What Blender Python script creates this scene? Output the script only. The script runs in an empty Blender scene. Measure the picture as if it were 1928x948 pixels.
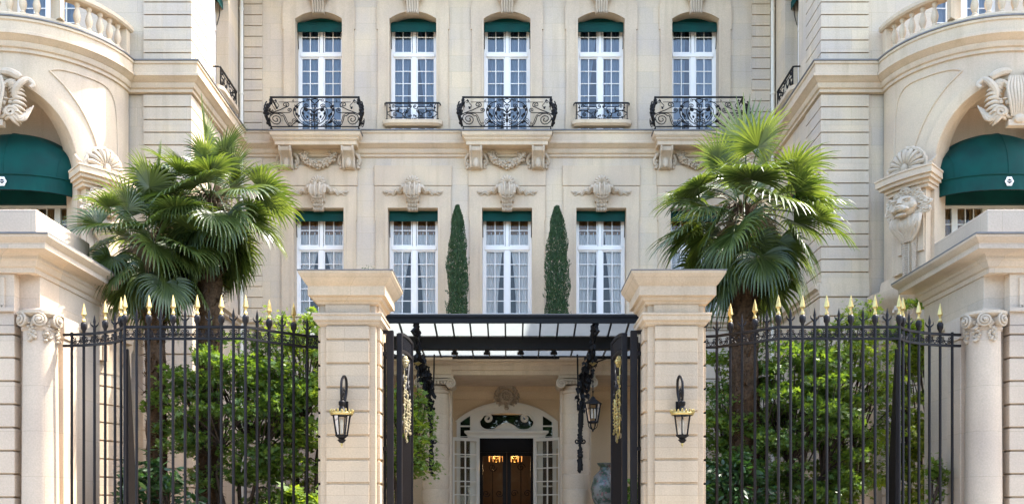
import bpy, math, random
from math import sin, cos, pi, sqrt, radians as R, atan2
from mathutils import Vector as V, Matrix
from mathutils.geometry import tessellate_polygon
import numpy as np

S = bpy.context.scene
COL = S.collection
# ------------------------------------------------------------------ camera
cd = bpy.data.cameras.new("camera"); cam = bpy.data.objects.new("camera", cd); COL.objects.link(cam)
cam.location = (0, 0, 1.6); cam.rotation_euler = (R(90), 0, 0)
cd.sensor_fit = 'HORIZONTAL'; cd.sensor_width = 36; cd.lens = 36*1820/1928
cd.shift_y = 496/1928; cd.clip_end = 800; cd.clip_start = .05
S.camera = cam
# ------------------------------------------------------------------ world, sun, exposure
SUN = V((0.86, 0.44, 1.50)).normalized()
W = bpy.data.worlds.new("World"); S.world = W; W.use_nodes = True
wn = W.node_tree; wn.nodes.clear()
sky = wn.nodes.new('ShaderNodeTexSky'); sky.sky_type = 'NISHITA'; sky.sun_disc = False
sky.sun_elevation = math.asin(SUN.z); sky.sun_rotation = atan2(SUN.x, SUN.y); sky.air_density = 1.0; sky.dust_density = 2.5
bg = wn.nodes.new('ShaderNodeBackground'); bg.inputs[1].default_value = 0.15
wo = wn.nodes.new('ShaderNodeOutputWorld')
wn.links.new(sky.outputs[0], bg.inputs[0]); wn.links.new(bg.outputs[0], wo.inputs[0])
sl = bpy.data.lights.new("sun", 'SUN'); so = bpy.data.objects.new("sun", sl); COL.objects.link(so)
sl.energy = 2.0; sl.angle = R(0.5); sl.color = (1, .95, .86)
so.rotation_euler = (-SUN).to_track_quat('-Z', 'Y').to_euler(); so.location = (20, 30, 40)
S.view_settings.view_transform = 'Standard'; S.view_settings.look = 'None'
S.view_settings.exposure = 2.78; S.view_settings.gamma = 1
# ------------------------------------------------------------------ materials
def newmat(name):
    m = bpy.data.materials.new(name); m.use_nodes = True
    nt = m.node_tree; nt.nodes.clear()
    out = nt.nodes.new('ShaderNodeOutputMaterial')
    return m, nt, out
def N(nt, t, **k):
    n = nt.nodes.new(t)
    for a, b in k.items():
        if a.startswith('i_'): n.inputs[int(a[2:])].default_value = b
        else: setattr(n, a, b)
    return n
def L(nt, a, b): nt.links.new(a, b)
def mixc(nt, fac, a, b, blend='MIX'):
    n = nt.nodes.new('ShaderNodeMix'); n.data_type = 'RGBA'; n.blend_type = blend
    for s, v in ((0, fac), (6, a), (7, b)):
        if hasattr(v, 'is_linked') or hasattr(v, 'links'): nt.links.new(v, n.inputs[s])
        else: n.inputs[s].default_value = v if s == 0 else (*v, 1)
    return n.outputs[2]
def ramp(nt, src, p0, p1, c0=(0, 0, 0), c1=(1, 1, 1)):
    r = nt.nodes.new('ShaderNodeValToRGB'); e = r.color_ramp.elements
    e[0].position = p0; e[1].position = p1; e[0].color = (*c0, 1); e[1].color = (*c1, 1)
    nt.links.new(src, r.inputs[0]); return r.outputs[0]
def stone(name, c1, c2, joints=True, row=.46, bw=1.15, rough=.85, stain=.16, bump=.25):
    m, nt, out = newmat(name)
    b = N(nt, 'ShaderNodeBsdfPrincipled'); b.inputs['Roughness'].default_value = rough
    b.inputs['Specular IOR Level'].default_value = .25
    g = N(nt, 'ShaderNodeNewGeometry')
    n1 = N(nt, 'ShaderNodeTexNoise', i_2=.9, i_3=5.0); L(nt, g.outputs[0], n1.inputs[0])
    col = mixc(nt, ramp(nt, n1.outputs[0], .35, .68), c1, c2)
    # vertical weather streaks
    mp = N(nt, 'ShaderNodeMapping'); mp.inputs[3].default_value = (4.5, 4.5, .35); L(nt, g.outputs[0], mp.inputs[0])
    n2 = N(nt, 'ShaderNodeTexNoise', i_2=1.0, i_3=6.0); L(nt, mp.outputs[0], n2.inputs[0])
    st = ramp(nt, n2.outputs[0], .50, .78)
    sc = N(nt, 'ShaderNodeMath', operation='MULTIPLY'); L(nt, st, sc.inputs[0]); sc.inputs[1].default_value = stain
    col = mixc(nt, sc.outputs[0], col, tuple(x*.62 for x in (c1[0], c1[1]*.96, c1[2]*.9)))
    # fine grain
    n3 = N(nt, 'ShaderNodeTexNoise', i_2=38.0, i_3=4.0); L(nt, g.outputs[0], n3.inputs[0])
    gr = ramp(nt, n3.outputs[0], .3, .75, (.9, .9, .9), (1.06, 1.06, 1.06))
    col = mixc(nt, 1.0, col, gr, 'MULTIPLY')
    hsrc = n3.outputs[0]
    if joints:
        sx = N(nt, 'ShaderNodeSeparateXYZ'); L(nt, g.outputs[0], sx.inputs[0])
        ad = N(nt, 'ShaderNodeMath', operation='ADD'); L(nt, sx.outputs[0], ad.inputs[0]); L(nt, sx.outputs[1], ad.inputs[1])
        cx = N(nt, 'ShaderNodeCombineXYZ'); L(nt, ad.outputs[0], cx.inputs[0]); L(nt, sx.outputs[2], cx.inputs[1])
        bk = N(nt, 'ShaderNodeTexBrick'); L(nt, cx.outputs[0], bk.inputs[0])
        bk.inputs['Color1'].default_value = (1.05, 1.03, .99, 1); bk.inputs['Color2'].default_value = (.92, .93, .95, 1)
        bk.inputs['Mortar'].default_value = (.78, .76, .73, 1); bk.inputs['Scale'].default_value = 1
        bk.inputs['Mortar Size'].default_value = .004; bk.inputs['Row Height'].default_value = row
        bk.inputs['Brick Width'].default_value = bw; bk.inputs['Mortar Smooth'].default_value = .3
        col = mixc(nt, 1.0, col, bk.outputs[0], 'MULTIPLY')
    L(nt, col, b.inputs[0])
    bp = N(nt, 'ShaderNodeBump'); bp.inputs[0].default_value = bump; bp.inputs[1].default_value = .01
    L(nt, hsrc, bp.inputs['Height']); L(nt, bp.outputs[0], b.inputs['Normal'])
    L(nt, b.outputs[0], out.inputs[0]); return m
def plain(name, col, rough=.5, metal=0, var=.15, scale=8, spec=.5, bump=0, coat=0):
    m, nt, out = newmat(name)
    b = N(nt, 'ShaderNodeBsdfPrincipled'); b.inputs['Roughness'].default_value = rough
    b.inputs['Metallic'].default_value = metal; b.inputs['Specular IOR Level'].default_value = spec
    b.inputs['Coat Weight'].default_value = coat
    g = N(nt, 'ShaderNodeNewGeometry')
    n1 = N(nt, 'ShaderNodeTexNoise', i_2=scale, i_3=5.0); L(nt, g.outputs[0], n1.inputs[0])
    c = mixc(nt, ramp(nt, n1.outputs[0], .3, .7), tuple(x*(1-var) for x in col), tuple(min(1, x*(1+var)) for x in col))
    L(nt, c, b.inputs[0])
    rr = ramp(nt, n1.outputs[0], .2, .8, (rough*.8,)*3, (min(1, rough*1.2),)*3); L(nt, rr, b.inputs['Roughness'])
    if bump:
        bp = N(nt, 'ShaderNodeBump'); bp.inputs[0].default_value = bump; bp.inputs[1].default_value = .01
        L(nt, n1.outputs[0], bp.inputs['Height']); L(nt, bp.outputs[0], b.inputs['Normal'])
    L(nt, b.outputs[0], out.inputs[0]); return m
def leafmat(name, ca, cb, rough=.4, trans=.35, tcol=None, spec=.5):
    m, nt, out = newmat(name)
    g = N(nt, 'ShaderNodeNewGeometry')
    n1 = N(nt, 'ShaderNodeTexNoise', i_2=1.6, i_3=3.0); L(nt, g.outputs[0], n1.inputs[0])
    ad = N(nt, 'ShaderNodeMath', operation='MULTIPLY_ADD'); L(nt, g.outputs['Random Per Island'], ad.inputs[0]); ad.inputs[1].default_value = .6
    a2 = N(nt, 'ShaderNodeMath', operation='MULTIPLY'); L(nt, n1.outputs[0], a2.inputs[0]); a2.inputs[1].default_value = .4
    L(nt, a2.outputs[0], ad.inputs[2])
    c = mixc(nt, ramp(nt, ad.outputs[0], .15, .85), ca, cb)
    b = N(nt, 'ShaderNodeBsdfPrincipled'); b.inputs['Roughness'].default_value = rough; b.inputs['Specular IOR Level'].default_value = spec
    L(nt, c, b.inputs[0])
    t = N(nt, 'ShaderNodeBsdfTranslucent')
    L(nt, mixc(nt, 1.0, c, tcol or (1.9, 1.9, .9), 'MULTIPLY'), t.inputs[0])
    mx = N(nt, 'ShaderNodeMixShader'); mx.inputs[0].default_value = trans
    L(nt, b.outputs[0], mx.inputs[1]); L(nt, t.outputs[0], mx.inputs[2]); L(nt, mx.outputs[0], out.inputs[0]); return m
def glassmat(name, tint=(.92, .95, .95), ior=1.5, wob=0.0, refl=(1, 1, 1)):
    m, nt, out = newmat(name)
    t = N(nt, 'ShaderNodeBsdfTransparent'); t.inputs[0].default_value = (*tint, 1)
    gl = N(nt, 'ShaderNodeBsdfGlossy'); gl.inputs['Roughness'].default_value = .02; gl.inputs[0].default_value = (*refl, 1)
    f = N(nt, 'ShaderNodeFresnel'); f.inputs[0].default_value = ior
    if wob:
        g = N(nt, 'ShaderNodeNewGeometry'); n1 = N(nt, 'ShaderNodeTexNoise', i_2=1.4, i_3=2.0); L(nt, g.outputs[0], n1.inputs[0])
        bp = N(nt, 'ShaderNodeBump'); bp.inputs[0].default_value = wob; bp.inputs[1].default_value = .02
        L(nt, n1.outputs[0], bp.inputs['Height']); L(nt, bp.outputs[0], gl.inputs['Normal'])
    mx = N(nt, 'ShaderNodeMixShader'); L(nt, f.outputs[0], mx.inputs[0]); L(nt, t.outputs[0], mx.inputs[1]); L(nt, gl.outputs[0], mx.inputs[2])
    L(nt, mx.outputs[0], out.inputs[0]); return m
def clothmat(name, col, trans=.4, rough=.9):
    m, nt, out = newmat(name)
    d = N(nt, 'ShaderNodeBsdfDiffuse'); t = N(nt, 'ShaderNodeBsdfTranslucent')
    g = N(nt, 'ShaderNodeNewGeometry'); n1 = N(nt, 'ShaderNodeTexNoise', i_2=5.0, i_3=4.0); L(nt, g.outputs[0], n1.inputs[0])
    c = mixc(nt, n1.outputs[0], tuple(x*.9 for x in col), tuple(min(1, x*1.08) for x in col))
    L(nt, c, d.inputs[0]); L(nt, c, t.inputs[0])
    mx = N(nt, 'ShaderNodeMixShader'); mx.inputs[0].default_value = trans
    L(nt, d.outputs[0], mx.inputs[1]); L(nt, t.outputs[0], mx.inputs[2]); L(nt, mx.outputs[0], out.inputs[0]); return m
def emit(name, col, s):
    m, nt, out = newmat(name); e = N(nt, 'ShaderNodeEmission'); e.inputs[0].default_value = (*col, 1); e.inputs[1].default_value = s
    L(nt, e.outputs[0], out.inputs[0]); return m

M = dict(
 stone=stone('limestone', (.65, .52, .355), (.55, .455, .36), stain=.40),
 stone_trim=stone('limestone_trim', (.64, .50, .335), (.54, .42, .30), joints=False, stain=.5),
 carved=stone('carved_limestone', (.60, .49, .36), (.44, .345, .24), joints=False, stain=.6, bump=.5),
 pier=stone('ochre_limestone', (.61, .46, .30), (.51, .395, .27), row=.386, bw=4.3, stain=.42, bump=.6),
 lodge=stone('lodge_limestone', (.63, .505, .37), (.53, .42, .315), row=.75, bw=1.5, stain=.18),
 lead=plain('lead_flashing', (.16, .15, .14), .6),
 iron=plain('wrought_iron', (.008, .0065, .006), .5, 0, .15, 30, .22),
 gateiron=plain('painted_iron', (.011, .008, .0075), .48, 0, .15, 10, .28),
 palegold=plain('sunlit_gilding', (.45, .38, .22), .5, .4, .2, 20),  # paler copy of the gilding, sunlight put into the colour
 gold=plain('gilded_metal', (.55, .41, .15), .38, .8, .2, 20),
 white=plain('white_paint', (.88, .82, .74), .4, 0, .03, 3),
 cream=plain('cream_paint', (.74, .67, .54), .45, 0, .04, 3),
 green=plain('green_canvas', (.001, .046, .037), .7, 0, .28, 2.2, .2, .5),
 sheer=clothmat('sheer_curtain', (.82, .75, .70), .25),
 sheerblue=clothmat('upper_curtain', (.30, .35, .42), .3),  # sheer cloth, the blue of the reflected sky put into its colour
 brown=clothmat('brown_curtain', (.30, .16, .07), .2),
 tanc=clothmat('ochre_curtain', (.42, .26, .12), .25),
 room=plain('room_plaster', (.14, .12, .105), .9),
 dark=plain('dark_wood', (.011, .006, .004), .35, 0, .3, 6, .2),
 ochre=stone('warm_plaster', (.68, .52, .33), (.62, .46, .28), joints=False, stain=.1),
 glass=glassmat('window_glass', wob=.16, ior=1.45),
 glassup=glassmat('window_glass_upper', wob=.14, ior=1.75),
 lampglass=glassmat('lamp_glass', (.9, .88, .84), 1.45),
 ground=plain('courtyard_gravel', (.42, .36, .29), .95, 0, .2, 6),
 pave=stone('pavement_stone', (.34, .32, .29), (.30, .28, .25), joints=False),
 asphalt=plain('asphalt', (.055, .055, .055), .9, 0, .25, 20),
 soil=plain('soil', (.05, .035, .022), .95, 0, .4, 12),
 palm=leafmat('palm_leaf', (.034, .062, .014), (.125, .165, .045), .33, .32, (1.8, 1.7, .6), .6),
 palmdry=leafmat('dry_palm_leaf', (.16, .11, .05), (.22, .16, .07), .6, .2),
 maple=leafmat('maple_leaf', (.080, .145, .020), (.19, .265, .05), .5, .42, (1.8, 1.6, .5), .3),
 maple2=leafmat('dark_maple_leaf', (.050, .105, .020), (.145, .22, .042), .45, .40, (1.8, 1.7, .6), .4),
 laurel=leafmat('laurel_leaf', (.020, .06, .018), (.045, .10, .025), .35, .2),
 cyp=leafmat('cypress_leaf', (.014, .046, .014), (.040, .092, .028), .6, .15),
 bark=plain('bark', (.06, .042, .03), .9, 0, .4, 14, .2, .6),
 fibre=plain('palm_fibre', (.075, .045, .025), .95, 0, .5, 22, .1, .8),
 frost=clothmat('frosted_glass', (.28, .30, .29), .55),
 bulb=emit('lit_bulb', (1, .5, .18), 3.5), shade=emit('lit_shade', (1, .36, .09), .30),
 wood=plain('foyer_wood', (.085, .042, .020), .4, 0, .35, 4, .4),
)
# ceramic vase
m_, nt_, o_ = newmat('floral_porcelain'); b_ = N(nt_, 'ShaderNodeBsdfPrincipled', ); b_.inputs['Roughness'].default_value = .25
g_ = N(nt_, 'ShaderNodeNewGeometry'); v_ = N(nt_, 'ShaderNodeTexVoronoi', i_2=11.0); L(nt_, g_.outputs[0], v_.inputs[0])
v2_ = N(nt_, 'ShaderNodeTexNoise', i_2=7.0, i_3=4.0); L(nt_, g_.outputs[0], v2_.inputs[0])
c_ = mixc(nt_, ramp(nt_, v2_.outputs[0], .45, .55), (.17, .165, .145), (.05, .075, .05))
c_ = mixc(nt_, ramp(nt_, v_.outputs[0], .22, .32, (1, 1, 1), (0, 0, 0)), c_, (.18, .085, .085)); L(nt_, c_, b_.inputs[0]); L(nt_, b_.outputs[0], o_.inputs[0]); M['vase'] = m_

# ------------------------------------------------------------------ mesh builder
class MB:
    def __init__(s): s.v = []; s.f = []
    def add(s, vs, fs):
        o = len(s.v); s.v += [tuple(p) for p in vs]; s.f += [tuple(i+o for i in f) for f in fs]; return s
    def box(s, x0, x1, y0, y1, z0, z1):
        return s.add([(x0,y0,z0),(x1,y0,z0),(x1,y1,z0),(x0,y1,z0),(x0,y0,z1),(x1,y0,z1),(x1,y1,z1),(x0,y1,z1)],
                     [(0,3,2,1),(4,5,6,7),(0,1,5,4),(1,2,6,5),(2,3,7,6),(3,0,4,7)])
    def sweep(s, path, prof, closed=False, pclosed=False):
        n = len(path); path = [V((p[0], p[1])) for p in path]; rows = []
        for i in range(n):
            d1 = (path[i]-path[i-1]).normalized() if (i > 0 or closed) else None
            d2 = (path[(i+1) % n]-path[i]).normalized() if (i < n-1 or closed) else None
            d1 = d1 or d2; d2 = d2 or d1
            n1 = V((d1.y, -d1.x)); n2 = V((d2.y, -d2.x))
            m = (n1+n2)/max(.2, 1+n1.dot(n2))
            rows.append([(path[i].x+m.x*o, path[i].y+m.y*o, z) for o, z in prof])
        k = len(prof); vs = [p for r in rows for p in r]; fs = []
        for i in range(n if closed else n-1):
            j = (i+1) % n
            for q in range(k if pclosed else k-1):
                w = (q+1) % k; fs.append((i*k+q, j*k+q, j*k+w, i*k+w))
        if not closed and k > 2:
            fs.append(tuple(range(k))); fs.append(tuple((n-1)*k+q for q in reversed(range(k))))
        return s.add(vs, fs)
    def tube(s, pts, r, n=6, sq=False, flat=1.0):
        pts = [V(p) for p in pts]; k = len(pts)
        if k < 2: return s
        rs = r if isinstance(r, (list, tuple)) else [r]*k
        t0 = (pts[1]-pts[0]).normalized()
        a = V((0, 0, 1)) if abs(t0.z) < .9 else V((0, 1, 0))
        u = t0.cross(a).normalized(); vs = []
        for i, p in enumerate(pts):
            t = (pts[min(i+1, k-1)]-pts[max(i-1, 0)])
            if t.length < 1e-9: t = t0
            t.normalize(); u = (u-t*u.dot(t))
            if u.length < 1e-6: u = t.orthogonal()
            u.normalize(); w = t.cross(u)
            for j in range(n):
                an = 2*pi*(j+(.5 if sq else 0))/n; vs.append(p+(u*cos(an)+w*sin(an)*flat)*rs[i])
        fs = [(i*n+j, i*n+(j+1) % n, (i+1)*n+(j+1) % n, (i+1)*n+j) for i in range(k-1) for j in range(n)]
        fs += [tuple(reversed(range(n))), tuple((k-1)*n+j for j in range(n))]
        return s.add(vs, fs)
    def lathe(s, prof, c=(0,0,0), n=16, a0=0, ph=0):
        vs = []; k = len(prof)
        for j in range(n):
            an = 2*pi*j/n+ph
            vs += [(c[0]+r*cos(an), c[1]+r*sin(an), c[2]+z) for r, z in prof]
        fs = [(j*k+i, ((j+1) % n)*k+i, ((j+1) % n)*k+i+1, j*k+i+1) for j in range(n) for i in range(k-1)]
        fs += [tuple(j*k for j in reversed(range(n))), tuple(j*k+k-1 for j in range(n))]
        return s.add(vs, fs)
    def ell(s, c, r, n=8, m=5, rot=None):
        c = V(c); r = r if isinstance(r, (tuple, list)) else (r, r, r); vs = []
        for i in range(m+1):
            th = pi*i/m
            for j in range(n):
                p = V((r[0]*sin(th)*cos(2*pi*j/n), r[1]*sin(th)*sin(2*pi*j/n), r[2]*cos(th)))
                if rot: p = rot @ p
                vs.append(c+p)
        return s.add(vs, [(i*n+j, (i+1)*n+j, (i+1)*n+(j+1) % n, i*n+(j+1) % n) for i in range(m) for j in range(n)])
    def prism(s, poly, y0, y1):      # polygon in x,z extruded along y
        n = len(poly); vs = [(x, y0, z) for x, z in poly]+[(x, y1, z) for x, z in poly]
        return s.add(vs, [tuple(range(n)), tuple(reversed(range(n, 2*n)))]+[(i, i+n, (i+1) % n+n, (i+1) % n) for i in range(n)])
    def prismx(s, poly, x0, x1):     # polygon in y,z extruded along x
        n = len(poly); vs = [(x0, y, z) for y, z in poly]+[(x1, y, z) for y, z in poly]
        return s.add(vs, [tuple(range(n)), tuple(reversed(range(n, 2*n)))]+[(i, i+n, (i+1) % n+n, (i+1) % n) for i in range(n)])
    def slab(s, outer, holes, y0, y1, back=False, rim=True):   # holed sheet in x,z at y0, hole edges running back to y1
        loops = [outer]+holes; vv = [V((x, z, 0)) for lp in loops for x, z in lp]
        tr = tessellate_polygon([[V((x, z, 0)) for x, z in lp] for lp in loops])
        s.add([(p.x, y0, p.y) for p in vv], tr)
        if back: s.add([(p.x, y1, p.y) for p in vv], [tuple(reversed(t)) for t in tr])
        for k, lp in enumerate(loops):
            if k == 0 and not rim: continue
            n = len(lp); s.add([(x, y0, z) for x, z in lp]+[(x, y1, z) for x, z in lp], [(i, (i+1) % n, (i+1) % n+n, i+n) for i in range(n)])
        return s
    def grid(s, rows):
        n = len(rows[0]); return s.add([p for r in rows for p in r], [(i*n+j, i*n+j+1, (i+1)*n+j+1, (i+1)*n+j) for i in range(len(rows)-1) for j in range(n-1)])
    def merge(s, o, f=None): return s.add([f(p) for p in o.v] if f else o.v, o.f)
    def xf(s, f): s.v = [tuple(f(p)) for p in s.v]; return s
    def build(s, name, mat, parent=None, loc=None, smooth=35, bevel=0, flip=False):
        me = bpy.data.meshes.new(name); me.from_pydata(s.v, [], [f[::-1] for f in s.f] if flip else s.f); me.update()
        me.materials.append(M[mat])
        if smooth:
            me.polygons.foreach_set('use_smooth', [True]*len(me.polygons)); me.set_sharp_from_angle(angle=R(smooth))
        o = bpy.data.objects.new(name, me); COL.objects.link(o)
        if parent: o.parent = parent
        if loc: o.location = loc
        if bevel:
            b = o.modifiers.new('bevel', 'BEVEL'); b.width = bevel; b.segments = 2; b.limit_method = 'ANGLE'; b.angle_limit = R(40)
        return o
def tag(o, label=None, cat=None, group=None, kind=None):
    if label: o['label'] = label
    if cat: o['category'] = cat
    if group: o['group'] = group
    if kind: o['kind'] = kind
    return o
def thing(name, label, cat, loc=(0, 0, 0), group=None):
    o = bpy.data.objects.new(name, None); COL.objects.link(o); o.location = loc; o.empty_display_size = .2
    return tag(o, label, cat, group)
def dup(o, parent=None, loc=None, flipx=False):
    c = o.copy(); COL.objects.link(c)
    if parent: c.parent = parent
    if loc is not None: c.location = loc
    if flipx: c.scale = (-1, 1, 1)
    for ch in list(o.children): dup(ch, c)
    return c
def spiral(cx, cz, r, turns=1.6, a0=0, sgn=1, n=22, rmin=.15):
    return [(cx+cos(a0+sgn*2*pi*turns*t)*r*(1-(1-rmin)*t), cz+sin(a0+sgn*2*pi*turns*t)*r*(1-(1-rmin)*t)) for t in [i/n for i in range(n+1)]]
def smoothpts(pts, n=6):     # Catmull-Rom
    P_ = [V(p) for p in pts]; out = []
    for i in range(len(P_)-1):
        a = P_[max(i-1, 0)]; b = P_[i]; c = P_[i+1]; d = P_[min(i+2, len(P_)-1)]
        for k in range(n):
            t = k/n; out.append(.5*((2*b)+(c-a)*t+(2*a-5*b+4*c-d)*t*t+(3*b-a-3*c+d)*t**3))
    return out+[P_[-1]]
def rust(z0, z1, pitch, gh=.035, gd=.05, o=0, back=-.1):
    pr = [(back, z0), (o, z0)]; z = z0
    while z+pitch < z1-.02:
        z += pitch; pr += [(o, z-gh), (o-gd, z-gh*.8), (o-gd, z-gh*.2), (o, z)]
    return pr+[(o, z1), (back, z1)]
AX = -0.14
rnd = random.Random(7)

# ------------------------------------------------------------------ setting: ground
tag(MB().box(-400, 400, -400, 400, -.6, -.15).build('street', 'asphalt', smooth=0), kind='structure')
tag(MB().box(-30, 30, 9.0, 15.0, -.15, 0).build('pavement', 'pave', smooth=0), kind='structure')
tag(MB().box(-30, 30, 15.0, 45, -.15, .004).build('courtyard', 'ground', smooth=0), kind='structure')
for sx in (-1, 1):
    x0, x1 = sorted((sx*2.9, sx*8.9))
    tag(MB().box(x0, x1, 17.0, 20.9, -.1, .35).build('planting_bed', 'soil', smooth=0, bevel=.02), kind='structure')

# ------------------------------------------------------------------ hotel
H = thing('hotel_building', 'cream limestone hotel mansion with arched windows, iron balconies and two rounded projecting wings', 'building', (AX, 27.6, 0))
def hb(mb, name, mat, parent=None, **k):   # mesh given in world coordinates -> child of hotel, origin at hotel root
    if parent is None: mb.xf(lambda p: (p[0]-AX, p[1]-27.6, p[2]))
    return mb.build(name, mat, parent or H, **k)
FY = 27.6; TOP = 16.9; WX = 7.62; WY = 23.4; BXC = 11.24; BR = 2.1
WINX = [AX+2.685*i for i in (-2, -1, 0, 1, 2)]
def arch_open(cx, w, z0, zs, rise, n=12):
    h = w/2; pts = [(cx-h, z0), (cx+h, z0)]
    r = (h*h+rise*rise)/(2*rise); a = math.asin(h/r)
    return pts+[(cx+r*sin(a-2*a*i/n), zs+rise-r+r*cos(a-2*a*i/n)) for i in range(n+1)]
def rect(x0, x1, z0, z1): return [(x0, z0), (x1, z0), (x1, z1), (x0, z1)]
UW, UZ0, UZS, UR = 1.335, 12.56, 15.74, .21
LW, LZ0, LZ1 = 1.425, 7.34, 10.36
holes = [arch_open(x, UW, UZ0, UZS, UR) for x in WINX]+[rect(x-LW/2, x+LW/2, LZ0, LZ1) for x in WINX]
hb(MB().slab(rect(AX-WX, AX+WX, 7.0, TOP), holes, FY, FY+.36, rim=False), 'facade_wall', 'stone')
# ground floor, rusticated, with the foyer opening
for sx in (-1, 1):
    p = [(AX+sx*WX, FY), (AX+sx*3.3, FY)]; p = p if sx < 0 else p[::-1]
    hb(MB().sweep(p, rust(0, 7.0, .46, .04, .05, 0.0, -.3), pclosed=True), 'ground_floor_wall', 'stone')
# wings
for sx in (-1, 1):
    w = MB()
    def pth(pts): q = [(AX+sx*x, y) for x, y in pts]; return q if sx < 0 else q[::-1]
    # path order: outer -> corner -> back (outward normal to the courtyard)
    def side(o, hs, z0, z1):    # courtyard side wall with window holes, built in (y,z)
        q = MB().slab(rect(WY+1.22, FY, z0, z1), hs, 0, .34, rim=False)
        q.xf(lambda p: (AX+sx*(WX+.03+p[1]), p[0], p[2])); o.merge(q)
    sc = 25.95; sw = 1.25
    side(w, [arch_open(sc, sw, UZ0, UZS, UR), rect(sc-sw/2, sc+sw/2, LZ0, LZ1)], 0, TOP)
    # plain front beside the quoin and behind the bow
    fr = MB().slab(rect(8.78, 14.2, 0, TOP), [arch_open(BXC, 1.6, 12.56, 15.6, .2)], WY+.07, WY+.4, rim=False)
    w.merge(fr, lambda p: (AX+sx*p[0], p[1], p[2]))
    hb(w, 'wing_wall', 'stone', flip=sx < 0)
    q = MB().sweep(pth([(8.78, WY+.05), (8.78, WY), (WX, WY), (WX, WY+1.22), (WX+.04, WY+1.22)]), rust(7.2, 11.86, .307, .03, .055, 0, -.2), pclosed=True)
    q.sweep(pth([(8.78, WY+.05), (8.78, WY), (WX, WY), (WX, WY+1.22), (WX+.04, WY+1.22)]), rust(12.5, TOP, .307, .03, .055, 0, -.2), pclosed=True)
    q.sweep(pth([(8.78, WY+.05), (8.78, WY-.04), (WX-.04, WY-.04), (WX-.04, WY+1.22), (WX+.04, WY+1.22)]), rust(0, 7.2, .46, .04, .055, 0, -.2), pclosed=True)
    hb(q, 'corner_quoin', 'stone')
    # quoin strip at the end of the main front
    q = MB(); xa, xb = WX-.12, WX-.64
    pp = [(AX+sx*xa, FY+.05), (AX+sx*xa, FY-.04), (AX+sx*xb, FY-.04), (AX+sx*xb, FY+.05)]
    if sx > 0: pp = pp[::-1]
    q.sweep(pp, rust(12.5, TOP, .307, .028, .05, 0, -.09), pclosed=True); q.sweep(pp, rust(7.22, 11.86, .307, .028, .05, 0, -.09), pclosed=True)
    hb(q, 'end_quoin', 'stone')
    q = MB().tube([(AX+sx*(WX-.06), FY-.09, .2), (AX+sx*(WX-.06), FY-.09, TOP)], .055, 10)
    for z in (3, 6, 9.2, 11.0, 13.6, 16): q.lathe([(.07, -.03), (.07, .03)], (AX+sx*(WX-.06), FY-.09, z), 10)
    hb(q, 'drainpipe', 'cream')
# string course running round everything (bow cornices included)
prof = [(-.02, 11.80), (.05, 11.82), (.05, 11.89), (.09, 11.91), (.12, 11.98), (.12, 12.02), (.17, 12.05), (.22, 12.11), (.26, 12.13), (.26, 12.19), (.20, 12.22), (.20, 12.42), (.23, 12.44), (.23, 12.49), (-.02, 12.52)]
arc = lambda sx, a0, a1, r, n=24: [(AX+sx*(BXC-r*sin(a0+(a1-a0)*i/n)), WY-r*cos(a0+(a1-a0)*i/n)) for i in range(n+1)]
left = arc(-1, R(-80), R(88), BR)
mid = [(AX-BXC+BR, WY), (AX-WX, WY), (AX-WX, FY), (AX+WX, FY), (AX+WX, WY), (AX+BXC-BR, WY)]
right = arc(1, R(88), R(-80), BR)
hb(MB().sweep(left+mid+right, prof), 'string_course', 'stone_trim')
led = [(-.02, 12.521), (.235, 12.495), (.25, 12.50), (.25, 12.53), (-.02, 12.56)]
hb(MB().sweep(left+mid+right, led), 'lead_flashing', 'lead')
# sill course above the ground floor
sill = [(-.02, 6.94), (.06, 6.98), (.06, 7.05), (.14, 7.10), (.14, 7.2), (.1, 7.22), (-.02, 7.25)]
hb(MB().sweep(mid[1:-1], sill), 'sill_course', 'stone_trim')
# roof and main cornice (above the frame)
cor = [(0, TOP-.5), (.15, TOP-.45), (.2, TOP-.25), (.55, TOP-.1), (.6, TOP+.1), (0, TOP+.2)]
hb(MB().sweep([(AX-14.2, WY)]+mid[1:-1]+[(AX+14.2, WY)], cor), 'cornice', 'stone_trim')
rf = MB().box(AX-WX, AX+WX, FY, FY+9, TOP, TOP+.2)
for sx in (-1, 1):
    a, b = sorted((AX+sx*WX, AX+sx*14.2)); rf.box(a, b, WY, FY+9, TOP, TOP+.2)
hb(rf, 'roof', 'lead')
bk = MB().box(AX-14.2, AX+14.2, FY+9, FY+9.3, 0, TOP)
for sx in (-1, 1):
    a, b = sorted((AX+sx*14.2, AX+sx*14.0)); bk.box(a, b, WY+.1, FY+9, 0, TOP)
hb(bk, 'rear_wall', 'stone')
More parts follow.
